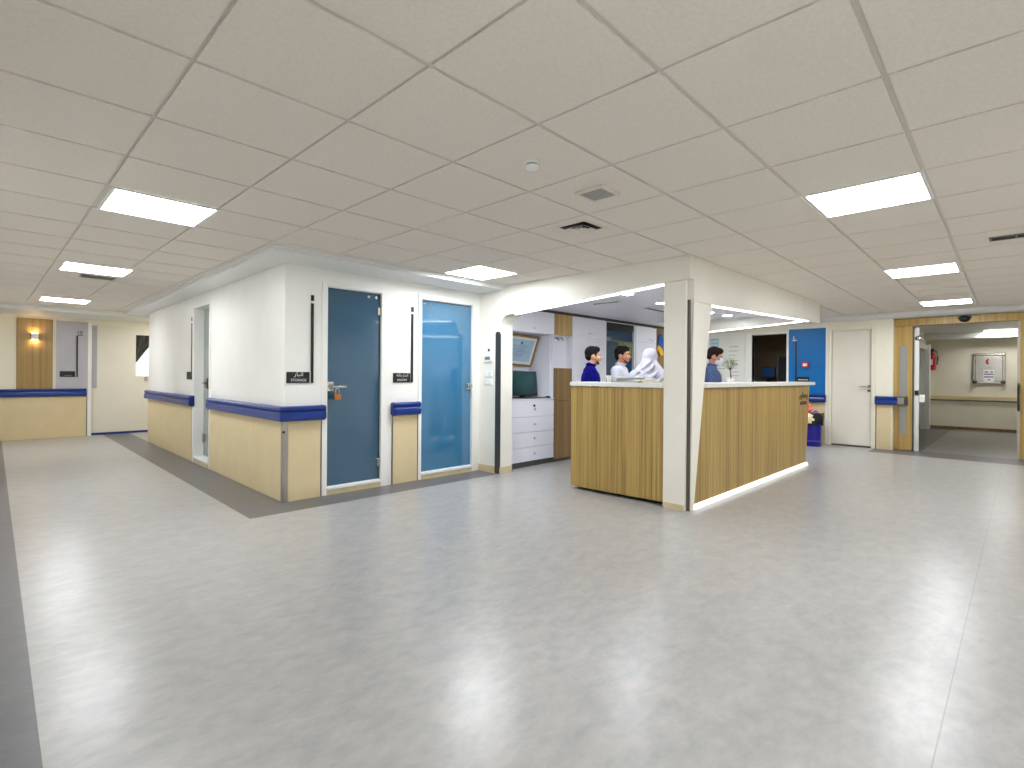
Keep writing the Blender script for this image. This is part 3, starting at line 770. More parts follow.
# bonsai
bx, by, bz = 6.12, 2.44, 1.2075
t = thing('potted_bonsai', 'small potted tree with a thin branching trunk in a white pot on the counter', 'plant', (bx, by, bz))
pt_ = obj('pot', MB().lathe((bx, by, bz), [(0, 0), (.034, 0), (.043, .045), (.046, .047), (.046, .053), (.039, .053), (.037, .046), (0, .046)], 24), 'pot', t, smooth=True)
obj('soil', MB().lathe((bx, by, bz), [(0, .0465), (.0365, .0465), (.036, .05), (0, .052)], 20), 'soil', pt_, smooth=True)
tr = MB()
R_ = Vector((.704, -.71, 0))
tips = []
tr.tube([(bx, by, bz+.05), Vector((bx, by, bz+.10))-R_*.004, Vector((bx, by, bz+.15))-R_*.008], [.008, .006, .005], 8)
b0 = Vector((bx, by, bz+.145))-R_*.008
for u, w, z in ((-.055, .0, .09), (-.02, .03, .12), (.03, -.02, .11), (.065, .01, .07), (.01, .0, .125), (-.075, -.01, .06), (.04, .03, .09)):
    e = b0+R_*u+Vector((.71, .704, 0))*w+Vector((0, 0, z))
    tr.tube([b0, b0.lerp(e, .5)+Vector((0, 0, -.008)), e], [.004, .003, .0015], 6); tips.append(e)
    tips.append(b0.lerp(e, .75))
obj('trunk', tr, 'bark', t, smooth=True)
lf = MB()
for e in tips:
    for k in range(13):
        p = e+Vector((random.gauss(0, .016), random.gauss(0, .016), random.gauss(0, .012)))
        d = Vector((random.uniform(-1, 1), random.uniform(-1, 1), random.uniform(-.2, 1))).normalized(); s_ = d.orthogonal().normalized()
        l_, w_ = .02, .005
        n_ = d.cross(s_)*.0012
        lf.add([p, p+d*l_*.5+s_*w_, p+d*l_, p+d*l_*.5-s_*w_, p+d*l_*.5+n_], [(0, 1, 4), (1, 2, 4), (2, 3, 4), (3, 0, 4), (0, 3, 2, 1)])
obj('foliage', lf, 'leaf', t)

# ------------------------------------------------------------------ cabinets along the reception back wall
YB = 4.88
def knob(parent, x, z, m='chrome', r=.011, y=YB):
    return obj('knob', MB().lathe((x, y-.001, z), [(0, -.022), (r, -.02), (r, -.012), (r*.5, -.009), (r*.5, 0), (0, 0)], 12, axis='Y'), m, parent, smooth=True)
# drawer unit
u = thing('drawer_unit', 'white four-drawer base cabinet under the black monitor', 'cabinet', (5.31, 5.0, 0), 'reception cabinets')
obj('carcass', MB().box(4.84, 5.797, YB+.02, 5.35, .09, .93), 'cabwhite', u)
obj('plinth', MB().box(4.84, 5.797, YB+.03, 5.3, 0, .089), 'plinth', u)
zz = [.075, .275, .482, .695, .925]
for k in range(4):
    d = obj('drawer', MB().box(4.842, 5.795, YB, YB+.0195, zz[k]+.004, zz[k+1]-.004), 'cabwhite', u, bevel=.002)
    knob(d, 5.365, (.181, .393, .59, .80)[k])
    if k == 3:
        obj('key_lock', MB().lathe((5.365, YB-.001, .85), [(0, -.012), (.016, -.012), (.016, 0), (0, 0)], 12, axis='Y'), 'black', d, smooth=True)
obj('worktop', MB().box(4.84, 5.797, YB-.004, 5.36, .931, .943), 'cabwhite', u)
# upper cabinet over niche
u = thing('wall_cabinet', 'white upper cabinet above the framed certificate', 'cabinet', (5.31, 5.0, 1.88), 'reception cabinets')
obj('carcass', MB().box(4.84, 5.797, YB+.02, 5.35, 1.875, 2.185), 'cabwhite', u)
d = obj('door', MB().box(4.842, 5.795, YB, YB+.0195, 1.876, 2.184), 'cabwhite', u, bevel=.002); knob(d, 5.352, 1.94)
# wooden tall unit with open white niche
u = thing('tall_wooden_cabinet', 'narrow wood-front tall cabinet with a small white open niche', 'cabinet', (6.01, 5.0, 0), 'reception cabinets')
c_ = MB()
c_.box(5.802, 5.815, YB+.02, 5.35, .09, 2.185); c_.box(6.205, 6.218, YB+.02, 5.35, .09, 2.185); c_.box(5.815, 6.205, 5.33, 5.35, .09, 2.185)
obj('carcass', c_, 'cabwhite', u)
obj('plinth', MB().box(5.802, 6.218, YB+.03, 5.3, 0, .089), 'plinth', u)
for z0, z1 in ((.045, .90), (.906, 1.385)):
    obj('door', MB().box(5.804, 6.216, YB, YB+.0195, z0, z1), 'wood2' if z0 > 1.5 else 'woodd', u, bevel=.002)
d = obj('door', MB().box(5.804, 6.216, YB, YB+.0195, 1.874, 2.184), 'wood2', u, bevel=.002); knob(d, 6.14, 1.945)
for z in (1.386, 1.86): obj('niche_shelf', MB().box(5.816, 6.204, YB+.03, 5.329, z, z+.013), 'cabwhite', u)
obj('niche_lining', MB().box(5.816, 6.204, YB+.10, YB+.11, 1.401, 1.859), 'cabwhite', u)
for x in (5.93, 5.97, 6.06):
    obj('hook', MB().tube([(x, YB+.099, 1.835), (x, YB+.06, 1.835), (x, YB+.05, 1.815), (x, YB+.05, 1.80)], .007, 8), 'black', u, smooth=True)
# white tall unit
u = thing('tall_white_cabinet', 'tall white two-door cabinet behind the young man in navy', 'cabinet', (6.66, 5.0, 0), 'reception cabinets')
obj('carcass', MB().box(6.223, 7.098, YB+.02, 5.35, .09, 2.185), 'cabwhite', u)
obj('plinth', MB().box(6.223, 7.098, YB+.03, 5.3, 0, .089), 'plinth', u)
for x0, x1 in ((6.225, 6.6585), (6.6615, 7.096)):
    d = obj('door', MB().box(x0, x1, YB, YB+.0195, .05, 1.894), 'cabwhite', u, bevel=.002)
    knob(d, (x1 if x0 < 6.3 else x0)+(-.05 if x0 < 6.3 else .05), 1.0)
d = obj('door', MB().box(6.225, 7.096, YB, YB+.0195, 1.898, 2.184), 'cabwhite', u, bevel=.002); knob(d, 6.62, 1.945); knob(d, 6.70, 1.945)
# white cabinet beyond doorway
u = thing('tall_white_cabinet', 'narrow tall white cabinet behind the person in a white headscarf', 'cabinet', (8.4, 5.0, 0), 'reception cabinets')
obj('carcass', MB().box(8.04, 8.76, YB+.02, 5.35, .09, 2.17), 'cabwhite', u)
obj('plinth', MB().box(8.04, 8.76, YB+.03, 5.3, 0, .089), 'plinth', u)
d = obj('door', MB().box(8.042, 8.758, YB, YB+.0195, .05, 1.878), 'cabwhite', u, bevel=.002); knob(d, 8.1, 1.0)
d = obj('door', MB().box(8.042, 8.758, YB, YB+.0195, 1.884, 2.168), 'cabwhite', u, bevel=.002); knob(d, 8.50, 1.945); knob(d, 8.58, 1.93)
# back wall with doorway
struct('wall_back', wall_with_openings('Y', 5.40, 5.52, XH+.23, XR+.12, T, [(7.12, 8.02, 0, 2.15)]), 'paint', 'reception back wall behind the cabinets')
mb = MB().box(8.765, 9.6, 4.90, 4.94, .0, 2.2)
struct('trim_14', mb, 'woodd', 'brown wood panel at the right end of the reception cabinets')
mb = MB().box(7.101, 7.14, YB+.01, 5.39, 0, 2.17); mb.box(8.0, 8.037, YB+.01, 5.39, 0, 2.17)
struct('trim_24', MB().box(5.40, 9.6, YB+.004, YB+.06, 2.1865, 2.224), 'shadowbrown', 'dark strip in place of the shaded gap between the reception cabinets and the ceiling')  # solid dark strip stands in for the shadowed gap
struct('trim_15', mb, 'cabwhite', 'white lining of the doorway between the white cabinets')
d5 = sroot('door_4', 'dark teal glass door between the white cabinets behind the man in white', (7.57, 4.93, 0))
obj('leaf', MB().box(7.145, 7.995, 4.93, 4.942, .02, 2.05), 'glassb', d5)
obj('rail', MB().box(7.145, 7.995, 4.918, 4.929, 1.86, 1.875), 'alu', d5)
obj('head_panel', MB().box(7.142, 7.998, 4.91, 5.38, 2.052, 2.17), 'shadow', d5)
t = tag(obj('notice_sheet', MB().box(7.55, 7.98, 4.924, 4.927, 1.62, 1.855), 'notice', origin=(7.78, 4.925, 1.62)), 'yellow green notice on the dark glass door behind the man in white', 'notice')
# pennant on the brown panel
t = thing('hanging_pennant', 'blue and yellow cloth pennant hanging on the brown wood panel', 'pennant', (8.90, 4.89, 1.66))
pn = MB().prism([(8.79, 1.86), (8.86, 2.06), (8.93, 2.09), (9.0, 1.99), (9.05, 1.74), (8.97, 1.80), (8.90, 1.84)], 'Y', 4.868, 4.88)
obj('blue_cloth', pn, 'penblue', t, bevel=.004)
pn = MB().prism([(8.772, 1.72), (8.795, 1.865), (8.90, 1.838), (8.97, 1.798), (9.02, 1.68), (8.92, 1.66), (8.82, 1.78)], 'Y', 4.872, 4.887)
obj('yellow_cloth', pn, 'penyellow', t, bevel=.004)
obj('cord', MB().tube([(8.93, 4.884, 2.08), (8.93, 4.884, 2.15)], .005, 6), 'gold', t)

# monitor, keyboard, mouse and certificate in the niche
niche = MB().box(4.84, 5.797, 5.36, 5.375, .944, 1.874); niche.box(5.782, 5.797, 4.95, 5.359, .944, 1.874)
struct('trim_16', niche, 'cabwhite', 'white back and side lining of the monitor niche')
t = thing('computer_monitor', 'black desktop monitor on the white drawer unit', 'monitor', (5.46, 5.1, .944))
rm = Matrix.Translation((5.44, 5.14, 1.15)) @ Matrix.Rotation(-.10, 4, 'X') @ Matrix.Rotation(.10, 4, 'Z')
obj('bezel', MB().box(-.31, .31, -.0, .035, -.175, .185).xf(rm), 'black', t, bevel=.006)
obj('screen', MB().box(-.292, .292, -.004, .0, -.145, .168).xf(rm), 'screen', t)
obj('neck', MB().box(5.41, 5.49, 5.17, 5.21, .955, 1.08), 'black', t, bevel=.005)
obj('foot', MB().prism([(5.28, 5.02), (5.62, 5.02), (5.66, 5.22), (5.24, 5.22)], 'Z', .9445, .957), 'black', t, bevel=.004)
t = thing('keyboard', 'grey keyboard lying in front of the black monitor', 'keyboard', (5.45, 4.96, .944))
obj('case', MB().box(5.25, 5.67, 4.895, 4.99, .9445, .958), 'greyplastic', t, bevel=.003)
k_ = MB()
for i in range(14):
    for j in range(4): k_.box(5.262+i*.0285, 5.262+i*.0285+.023, 4.90+j*.021, 4.90+j*.021+.017, .958, .963)
obj('keys', k_, 'black', t)
t = tag(obj('computer_mouse', MB().ball((5.735, 4.945, .958), (.036, .05, .018)), 'black', origin=(5.735, 4.945, .944), smooth=True), 'black computer mouse right of the keyboard', 'mouse')
bpy.data.objects['computer_mouse'].data.transform(Matrix.Translation((0, 0, .0005)))
t = thing('framed_certificate', 'pale blue certificate in a gilt frame hanging askew above the monitor', 'picture', (5.46, 5.33, 1.45))
rc = Matrix.Translation((5.44, 5.24, 1.64)) @ Matrix.Rotation(.04, 4, 'Y') @ Matrix.Rotation(.34, 4, 'X')
f = MB()
W_, H_, w = .33, .235, .03
for x0, x1, z0, z1 in ((-W_, W_, -H_, -H_+w), (-W_, W_, H_-w, H_), (-W_, -W_+w, -H_+w, H_-w), (W_-w, W_, -H_+w, H_-w)): f.box(x0, x1, -.012, .012, z0, z1)
obj('frame', f.xf(rc), 'gold', t, bevel=.003)
obj('mat', MB().box(-W_+w, W_-w, -.002, .008, -H_+w, H_-w).xf(rc), 'paper', t)
pc = obj('print', MB().box(-W_+.075, W_-.075, -.004, -.0022, -H_+.07, H_-.07).xf(rc), 'certificate', t)
ln = MB()
for k in range(6): ln.box(-.15+.02*(k % 2), .15-.03*(k % 3), -.0052, -.0042, .07-.03*k, .076-.03*k)
ln.lathe((0, -.0042, .115), [(0, -.001), (.025, -.001), (.025, 0), (0, 0)], 16, axis='Y')
obj('script_lines', ln.xf(rc), 'greyplastic', pc)

# ------------------------------------------------------------------ right-hand wall
struct('wall_right', wall_with_openings('X', XR, XR+.14, 1.63, 5.40, T, [(3.36, 4.03, 0, 2.155), (1.945, 2.60, 0, 2.165)]), 'cream', 'cream right-hand wall with white door, blue panel and dark doorway')
struct('trim_17', MB().box(XR-.02, XR-.0005, 2.675, 3.318, .81, 2.225), 'blue', 'bright blue laminate panel on the right-hand wall beside the white door')
mb = MB()
for y0, y1 in ((4.03, 4.16), (3.32, 3.36)): mb.box(XR-.022, XR+.14, y0, y1, 0, 2.19)
mb.box(XR-.022, XR+.14, 3.36, 4.03, 2.152, 2.19)
mb.box(XR-.022, XR-.0005, 2.63, 2.672, 0, 2.235)
struct('trim_18', mb, 'paint', 'cream frame around the dark doorway and the blue panel edge', bevel=.004)
# dark room beyond
mb = MB()
mb.box(12.9, 13.0, 3.0, 5.4, 0, T); mb.box(XR+.145, 12.9, 5.3, 5.4, 0, T); mb.box(XR+.145, 12.9, 3.0, 3.1, 0, T); mb.box(XR+.145, 12.9, 3.1, 5.3, 2.3, 2.4)
struct('wall_office', mb, 'darkwall', 'brown walls of the unlit office beyond the dark doorway')
t = thing('office_desk', 'grey desk in the unlit office beyond the doorway', 'desk', (12.2, 4.1, 0))
obj('top', MB().box(11.9, 12.6, 3.86, 4.9, 1.13, 1.16), 'greyplastic', t, bevel=.004)
for x in (11.93, 12.53):
    for y in (3.89, 4.85): obj('leg', MB().box(x, x+.04, y, y+.04, 0, 1.129), 'alu', t)
t = thing('computer_monitor', 'dim blue monitor in the unlit office beyond the doorway', 'monitor', (12.2, 4.03, 1.16))
obj('bezel', MB().box(12.19, 12.22, 3.89, 4.18, 1.27, 1.50), 'black', t, bevel=.004)
obj('screen', MB().box(12.186, 12.1895, 3.905, 4.165, 1.285, 1.485), 'screendim', t)
obj('stand', MB().box(12.20, 12.24, 4.0, 4.07, 1.161, 1.269), 'black', t)
t = thing('filing_cabinet', 'black tall cabinet at the right of the unlit office doorway', 'cabinet', (12.25, 3.72, 0))
obj('carcass', MB().box(12.15, 12.6, 3.3, 3.80, 0, 1.72), 'darkcab', t, bevel=.006)
for z in (.08, .5, .92, 1.34):
    d = obj('drawer', MB().box(12.132, 12.149, 3.31, 3.79, z, z+.36), 'darkcab', t, bevel=.003)
    obj('handle', MB().box(12.115, 12.13, 3.5, 3.6, z+.25, z+.265), 'alu', d)
obj('edge_post', MB().box(12.12, 12.16, 3.802, 3.83, 0, 1.73), 'alu', t)
# white door
d6 = sroot('door_5', 'white door with steel lever in the right-hand wall beside the blue panel', (XR, 2.27, 0))
f = MB(); f.box(XR-.012, XR+.12, 2.575, 2.625, 0, 2.235); f.box(XR-.012, XR+.12, 1.88, 1.945, 0, 2.235); f.box(XR-.012, XR+.12, 1.945, 2.575, 2.16, 2.235)
obj('frame', f, 'cream', d6, bevel=.004)
lf_ = obj('leaf', MB().box(XR+.03, XR+.07, 1.948, 2.572, .03, 2.157), 'doorwhite', d6, bevel=.003)
obj('kick_seal', MB().box(XR+.02, XR+.07, 1.948, 2.572, .0, .029), 'steeldark', d6)
for z, r in ((1.12, .026), (1.04, .024)):
    obj('rose', MB().lathe((XR+.03, 1.985, z), [(0, -.012), (r, -.012), (r, 0), (0, 0)], 16, axis='X'), 'steeldark', lf_, smooth=True)
obj('lever', MB().tube([(XR+.02, 1.985, 1.12), (XR-.02, 1.985, 1.12), (XR-.025, 2.0, 1.12), (XR-.025, 2.12, 1.115)], .01, 8), 'steel', lf_, smooth=True)
# fire call point
t = thing('fire_call_point', 'red fire alarm call point on the blue wall panel', 'alarm', (XR-.02, 3.01, 1.45))
obj('housing', MB().box(XR-.07, XR-.021, 2.955, 3.07, 1.465, 1.575), 'red', t, bevel=.008)
obj('glass_plate', MB().box(XR-.074, XR-.0705, 2.975, 3.05, 1.492, 1.548), 'paper', t)
# notice board with sheets on the right-hand wall
t = thing('whiteboard', 'white notice board behind the masked man in the blue shirt', 'board', (XR, 4.58, 1.2))
obj('panel', MB().box(XR-.018, XR-.002, 4.19, 4.98, 1.0, 2.2), 'white', t)
f = MB()
for y0, y1, z0, z1 in ((4.17, 4.19, .98, 2.22), (4.98, 5.0, .98, 2.22), (4.19, 4.98, .98, 1.0), (4.19, 4.98, 2.2, 2.22)): f.box(XR-.024, XR-.002, y0, y1, z0, z1)
obj('frame', f, 'paint', t)
def sheet(y0, y1, z0, z1, m_, label, n):
    t = thing('notice_sheet', label, 'notice', (XR-.019, (y0+y1)/2, z0), 'sheets on the notice board')
    p = obj('sheet', MB().box(XR-.0215, XR-.0195, y0, y1, z0, z1), m_, t)
    l = MB()
    for k in range(n):
        z = z1-.03-(z1-z0-.05)*k/max(1, n-1)
        l.box(XR-.0228, XR-.0218, y0+.02+(.05 if k % 3 == 2 else 0), y1-.02, z-.004, z+.004)
    obj('ruled_text', l, 'greyplastic', t)
sheet(4.72, 4.92, 1.82, 2.12, 'paperb', 'pale blue sheet at the upper left of the notice board', 4)
sheet(4.28, 4.52, 1.72, 1.95, 'paper', 'white sheet at the upper right of the notice board', 3)
sheet(4.27, 4.50, 1.28, 1.66, 'paper', 'white sheet at the lower right of the notice board', 5)
sheet(4.56, 4.80, 1.30, 1.62, 'paper', 'white sheet on the notice board behind the potted tree', 3)

# waste bin and what sticks out of it
bc = (10.80, 2.80)
t = thing('waste_bin', 'round ultramarine waste bin with black liner behind the counter end', 'bin', (bc[0], bc[1], 0))
obj('body', MB().lathe((*bc, 0), [(0, 0), (.145, 0), (.15, .01), (.153, .09), (.158, .095), (.158, .105), (.154, .11), (.17, .47), (.176, .475), (.176, .49), (.164, .49), (.14, .03), (0, .03)], 36), 'binblue', t, smooth=True)
obj('stripe', MB().lathe((*bc, 0), [(.1585, .096), (.1595, .098), (.1595, .103), (.1585, .105)], 36), 'purple', t, smooth=True)
lm = MB()
n = 40
prof = [(.185, .40), (.192, .46), (.20, .54), (.192, .60), (.17, .605), (.150, .55), (.14, .4)]
vs = []; fs = []
for i, (r, z) in enumerate(prof):
    for k in range(n):
        a = 2*PI*k/n; w_ = 1+.05*math.sin(a*7+i)+.03*math.sin(a*13+2*i)
        vs.append((bc[0]+r*w_*math.cos(a), bc[1]+r*w_*math.sin(a), z+(.02*math.sin(a*5+i*.4) if i in (0, 3) else 0)))
for i in range(len(prof)-1):
    for k in range(n): fs.append((i*n+k, i*n+(k+1) % n, (i+1)*n+(k+1) % n, (i+1)*n+k))
lm.add(vs, fs); lo = obj('liner', lm, 'bag', t, smooth=True); lo.modifiers.new('solid', 'SOLIDIFY').thickness = .004
def crumple(c, r, seed, amp=.3):
    random.seed(seed); mb = MB().ball(c, r, 16, 10); cc = Vector(c)
    mb.v = [cc+(v-cc)*(1+random.uniform(-amp, amp)) for v in mb.v]; return mb
tag(obj('crumpled_wrapper', crumple((10.74, 2.86, .70), (.075, .085, .10), 3, .18), 'pink', origin=(10.74, 2.86, .6)), 'salmon pink crumpled wrapper sticking up out of the waste bin', 'litter', 'litter in the waste bin')
tag(obj('crumpled_paper', crumple((10.515, 2.80, .52), (.045, .10, .085), 5, .3), 'creamwrap', origin=(10.515, 2.80, .44)), 'cream crumpled paper hanging over the front rim of the waste bin', 'litter', 'litter in the waste bin')
tag(obj('crumpled_bag', crumple((10.72, 2.72, .625), (.05, .045, .04), 9, .2), 'purple', origin=(10.72, 2.72, .58)), 'lilac crumpled bag on top of the waste bin', 'litter', 'litter in the waste bin')

# ------------------------------------------------------------------ wooden sliding doorway at the right
XF = 11.35
struct('beam_doorway', MB().box(XR+.09, XF+.1, -.30, 1.629, 2.195, 2.318), 'wood2', 'wood-clad head over the doorway to the right-hand ward corridor', cat='beam')
struct('wall_lintel', MB().box(XR+.12, XF+.12, -.75, 1.629, 2.3185, T), 'paint', 'cream wall strip above the wooden doorway')
struct('wall_jamb', MB().box(XR+.142, XF+.4, 1.631, 1.9, 0, T), 'paint', 'cream wall end behind the wooden leaf')
dl = sroot('door_6', 'open wooden sliding door leaf with narrow glass strip at the left of the doorway', (XF, 1.5, 0))
f = MB()
f.box(XF-.04, XF, 1.556, 1.628, .012, 2.19); f.box(XF-.04, XF, 1.372, 1.446, .012, 2.19)
f.box(XF-.04, XF, 1.446, 1.556, .012, .28); f.box(XF-.04, XF, 1.446, 1.556, 1.845, 2.19)
obj('leaf', f, 'wood2', dl)
obj('glass_strip', MB().box(XF-.025, XF-.015, 1.447, 1.555, .281, 1.844), 'frost', dl)
obj('edge_profile', MB().box(XF-.044, XF+.004, 1.352, 1.371, .0, 2.18), 'steeldark', dl)
t = MB(); t.box(XF-.07, XF-.041, 1.43, 1.56, .80, .95); obj('bumper_plate', t, 'steeldark', dl, bevel=.01)
dr = sroot('door_7', 'wooden sliding door leaf at the right edge of the doorway', (XF, -.05, 0))
obj('leaf', MB().box(XF-.04, XF, -.3, .03, .012, 2.19), 'wood2', dr)
obj('edge_profile', MB().box(XF-.044, XF+.004, .031, .062, .0, 2.18), 'steel', dr)
obj('pull_handle', MB().tube([(XF-.045, .046, .78), (XF-.085, .046, .80), (XF-.085, .046, 1.18), (XF-.045, .046, 1.20)], .014, 8), 'black', dr, smooth=True)
t = thing('door_sensor', 'black domed motion sensor under the wooden doorway head', 'sensor', (XR+.088, .69, 2.25))
obj('base', MB().box(XR+.06, XR+.0885, .60, .77, 2.262, 2.30), 'black', t, bevel=.005)
obj('dome', MB().ball((XR+.06, .686, 2.262), (.055, .075, .055), 18, 10), 'black', t, smooth=True)
jp = sroot('trim_19', 'white door post at the left of the ward doorway', (XF+.05, 1.3, 0))
obj('post', MB().box(XF+.01, XF+.06, 1.285, 1.35, 0, 2.16), 'white', jp, bevel=.006)
obj('roller_cover', MB().ball((XF+.02, 1.29, 1.97), (.03, .06, .05), 14, 8), 'chrome', jp, smooth=True)
obj('latch', MB().box(XF-.01, XF+.009, 1.285, 1.34, .98, 1.06), 'black', jp, bevel=.004)
obj('latch_plate', MB().box(XF+.0, XF+.009, 1.20, 1.275, .86, .99), 'white', jp, bevel=.003)

# ward corridor beyond
XW = 17.
struct('wall_ward', MB().box(XW, XW+.12, -.75, 1.9, 0, T), 'cream', 'cream end wall of the ward corridor beyond the doorway')
struct('wall_ward_left', MB().box(XF+.41, XW, 1.78, 1.9, 0, T), 'cream', 'cream left wall of the ward corridor')
struct('wall_ward_right', MB().box(XF+.02, XW, -.75, -.62, 0, T), 'cream', 'cream right wall of the ward corridor')
struct('ceiling_3', MB().box(XF+.125, XW, -.62, 1.78, 2.40, T), 'gyp', 'white ceiling of the ward corridor', cat='ceiling')
struct('trim_20', MB().box(16.55, XW-.001, -.62, 1.779, 2.25, 2.399), 'gyp', 'white plaster drop at the end of the ward corridor')
struct('baseboard_ward', MB().box(XW-.012, XW-.001, -.62, 1.779, 0, .075), 'woodd', 'brown skirting of the ward corridor end wall')
t = thing('ward_handrail', 'beige wooden handrail on the ward corridor end wall', 'handrail', (XW, .6, .71))
obj('rail', MB().box(XW-.06, XW-.012, -.6, 1.77, .745, .845), 'beige', t, bevel=.012)
obj('backing', MB().box(XW-.0118, XW-.001, -.6, 1.77, .715, .83), 'alu', t)
dw = sroot('door_8', 'white framed glass door in the left wall of the ward corridor', (15.7, 1.78, 0))
f = MB(); f.box(14.75, 14.95, 1.70, 1.779, 0, 2.1); f.box(16.5, 16.75, 1.66, 1.779, 0, 2.12); f.box(14.95, 16.5, 1.70, 1.779, 2.0, 2.1)
obj('frame', f, 'white', dw, bevel=.004)
obj('glass_panel', MB().box(14.95, 16.5, 1.75, 1.76, .03, 2.0), 'glass3', dw)
t = thing('corridor_light', 'lit ceiling panel of the ward corridor beyond the wooden doorway', 'ceiling light', (16.2, .35, 2.4))
obj('frame', MB().box(16.18, 16.53, .04, .66, 2.39, 2.399), 'white', t)
obj('diffuser', MB().box(16.20, 16.51, .06, .64, 2.386, 2.3895), 'panel2', t)
t = thing('mounted_fire_extinguisher', 'red fire extinguisher hanging on the ward corridor wall', 'fire extinguisher', (XW-.09, 1.66, 1.48))
e_ = Vector((XW-.095, 1.66, 0))
obj('cylinder', MB().lathe((e_.x, e_.y, 0), [(0, 1.49), (.075, 1.49), (.085, 1.51), (.085, 1.86), (.07, 1.90), (.03, 1.93), (.026, 1.96), (0, 1.96)], 24), 'redpaint', t, smooth=True)
obj('valve', MB().box(e_.x-.03, e_.x+.03, e_.y-.05, e_.y+.03, 1.961, 2.03), 'black', t, bevel=.006)
obj('hose', MB().tube([e_+Vector((-.03, -.05, 1.99)), e_+Vector((-.05, -.11, 1.95)), e_+Vector((-.05, -.125, 1.8)), e_+Vector((-.05, -.11, 1.62))], .014, 8), 'black', t, smooth=True)
obj('label_plate', MB().box(e_.x-.089, e_.x-.085, e_.y-.03, e_.y+.03, 1.62, 1.76), 'paper', t)
obj('bracket', MB().box(XW-.012, XW-.001, 1.62, 1.70, 1.7, 1.95), 'steel', t)
# polished steel hatch with a paper sign
t = thing('steel_hatch', 'polished steel wall hatch on the ward corridor wall', 'hatch', (XW, .585, 1.16))
f = MB()
for y0, y1, z0, z1 in ((.29, .88, 1.16, 1.225), (.29, .88, 1.83, 1.895), (.29, .35, 1.225, 1.83), (.82, .88, 1.225, 1.83)): f.box(XW-.05, XW-.001, y0, y1, z0, z1)
obj('frame', f, 'mirror', t, bevel=.018, seg=3)
obj('panel', MB().box(XW-.02, XW-.001, .351, .819, 1.226, 1.829), 'mirror', t)
for y in (.33, .84): obj('foot', MB().ball((XW-.07, y, 1.20), (.03, .05, .045), 12, 8), 'steeldark', t, smooth=True)
obj('red_handle', MB().tube([(XW-.03, .60, 1.74), (XW-.06, .62, 1.72), (XW-.06, .62, 1.66), (XW-.03, .60, 1.64)], .022, 8), 'red', t, smooth=True)
t = thing('paper_sign', 'white paper sign with violet print on the polished steel hatch', 'sign', (XW-.021, .585, 1.2))
obj('sheet', MB().box(XW-.0545, XW-.0525, .485, .68, 1.205, 1.49), 'paper', t)
l = MB()
for z, a, b in ((1.44, .51, .56), (1.44, .59, .66), (1.385, .50, .665), (1.32, .50, .665), (1.255, .56, .60)): l.box(XW-.0562, XW-.0548, a, b, z-.013, z+.013)
obj('print', l, 'violet', t)

# ------------------------------------------------------------------ far end of the left corridor
struct('wall_end', wall_with_openings('Y', YE, YE+.14, -.45, 3.4, T, [(1.40, 2.95, 0, 2.22)]), 'cream', 'cream far wall of the left corridor')
struct('trim_21', MB().box(.306, .814, YE-.016, YE-.001, .81, 2.28), 'wood3', 'tall wood panel carrying the lit sconce on the far wall')
struct('trim_22', MB().box(.862, 1.34, YE-.014, YE-.001, .81, 2.27), 'lilac', 'lilac grey panel carrying a black sign on the far wall')
mb = MB().box(1.335, 1.40, YE-.012, YE+.14, 0, 2.26)
struct('trim_23', mb, 'paint', 'white door post at the end of the lilac grey panel')
de = sroot('door_9', 'wide cream sliding door with vision window at the end of the left corridor', (2.1, YE+.1, 0))
f = MB(); y0, y1 = YE+.06, YE+.11
f.box(1.40, 2.135, y0, y1, .045, 2.22); f.box(2.60, 2.95, y0, y1, .045, 2.22); f.box(2.135, 2.60, y0, y1, .045, 1.20); f.box(2.135, 2.60, y0, y1, 2.07, 2.22)
obj('leaf', f, 'doorwhite', de)
obj('side_panel', MB().box(1.402, 1.49, y0-.012, y0-.001, .95, 2.23), 'lilac', de)
obj('pane', MB().box(2.136, 2.599, y0+.02, y0+.026, 1.201, 2.069), 'clear', de)
obj('floor_seal', MB().box(1.40, 2.95, y0-.002, y1, .003, .043), 'rail', de)
obj('latch', MB().box(2.29, 2.34, y0-.03, y0-.001, 1.10, 1.19), 'steel', de, bevel=.005)
# curtain behind the pane
cu = MB(); n = 26; vs = []; fs = []
rows = 12
for r in range(rows+1):
    z = 2.12-(2.12-1.5)*r/rows
    x1 = 2.62-(2.62-2.17)*(r/rows)**.85
    for k in range(n+1):
        x = 2.08+(x1-2.08)*k/n
        vs.append((x, YE+.17+.018*math.sin(k*1.5), z))
for r in range(rows):
    for k in range(n): fs.append((r*(n+1)+k, r*(n+1)+k+1, (r+1)*(n+1)+k+1, (r+1)*(n+1)+k))
cu.add(vs, fs)
co = obj('curtain', cu, 'curtain', origin=(2.3, YE+.17, 1.5), smooth=True); co.modifiers.new('solid', 'SOLIDIFY').thickness = .003
tag(co, 'dark grey curtain drawn aside behind the far door window', 'curtain')
# sconce
sx, sy, sz = .555, YE-.016, 1.94
t = thing('wall_sconce', 'lit up-and-down wall sconce with warm glow on the wood panel', 'wall lamp', (sx, sy, sz))
obj('housing', MB().box(sx-.05, sx+.05, sy-.08, sy-.012, sz-.06, sz+.06), 'sconce', t, bevel=.005)
obj('wall_plate', MB().box(sx-.06, sx+.06, sy-.0115, sy-.001, sz-.05, sz+.05), 'steeldark', t)
for z in (sz-.0635, sz+.0605): obj('lamp_lens', MB().box(sx-.04, sx+.04, sy-.072, sy-.02, z, z+.003), 'warm', t)

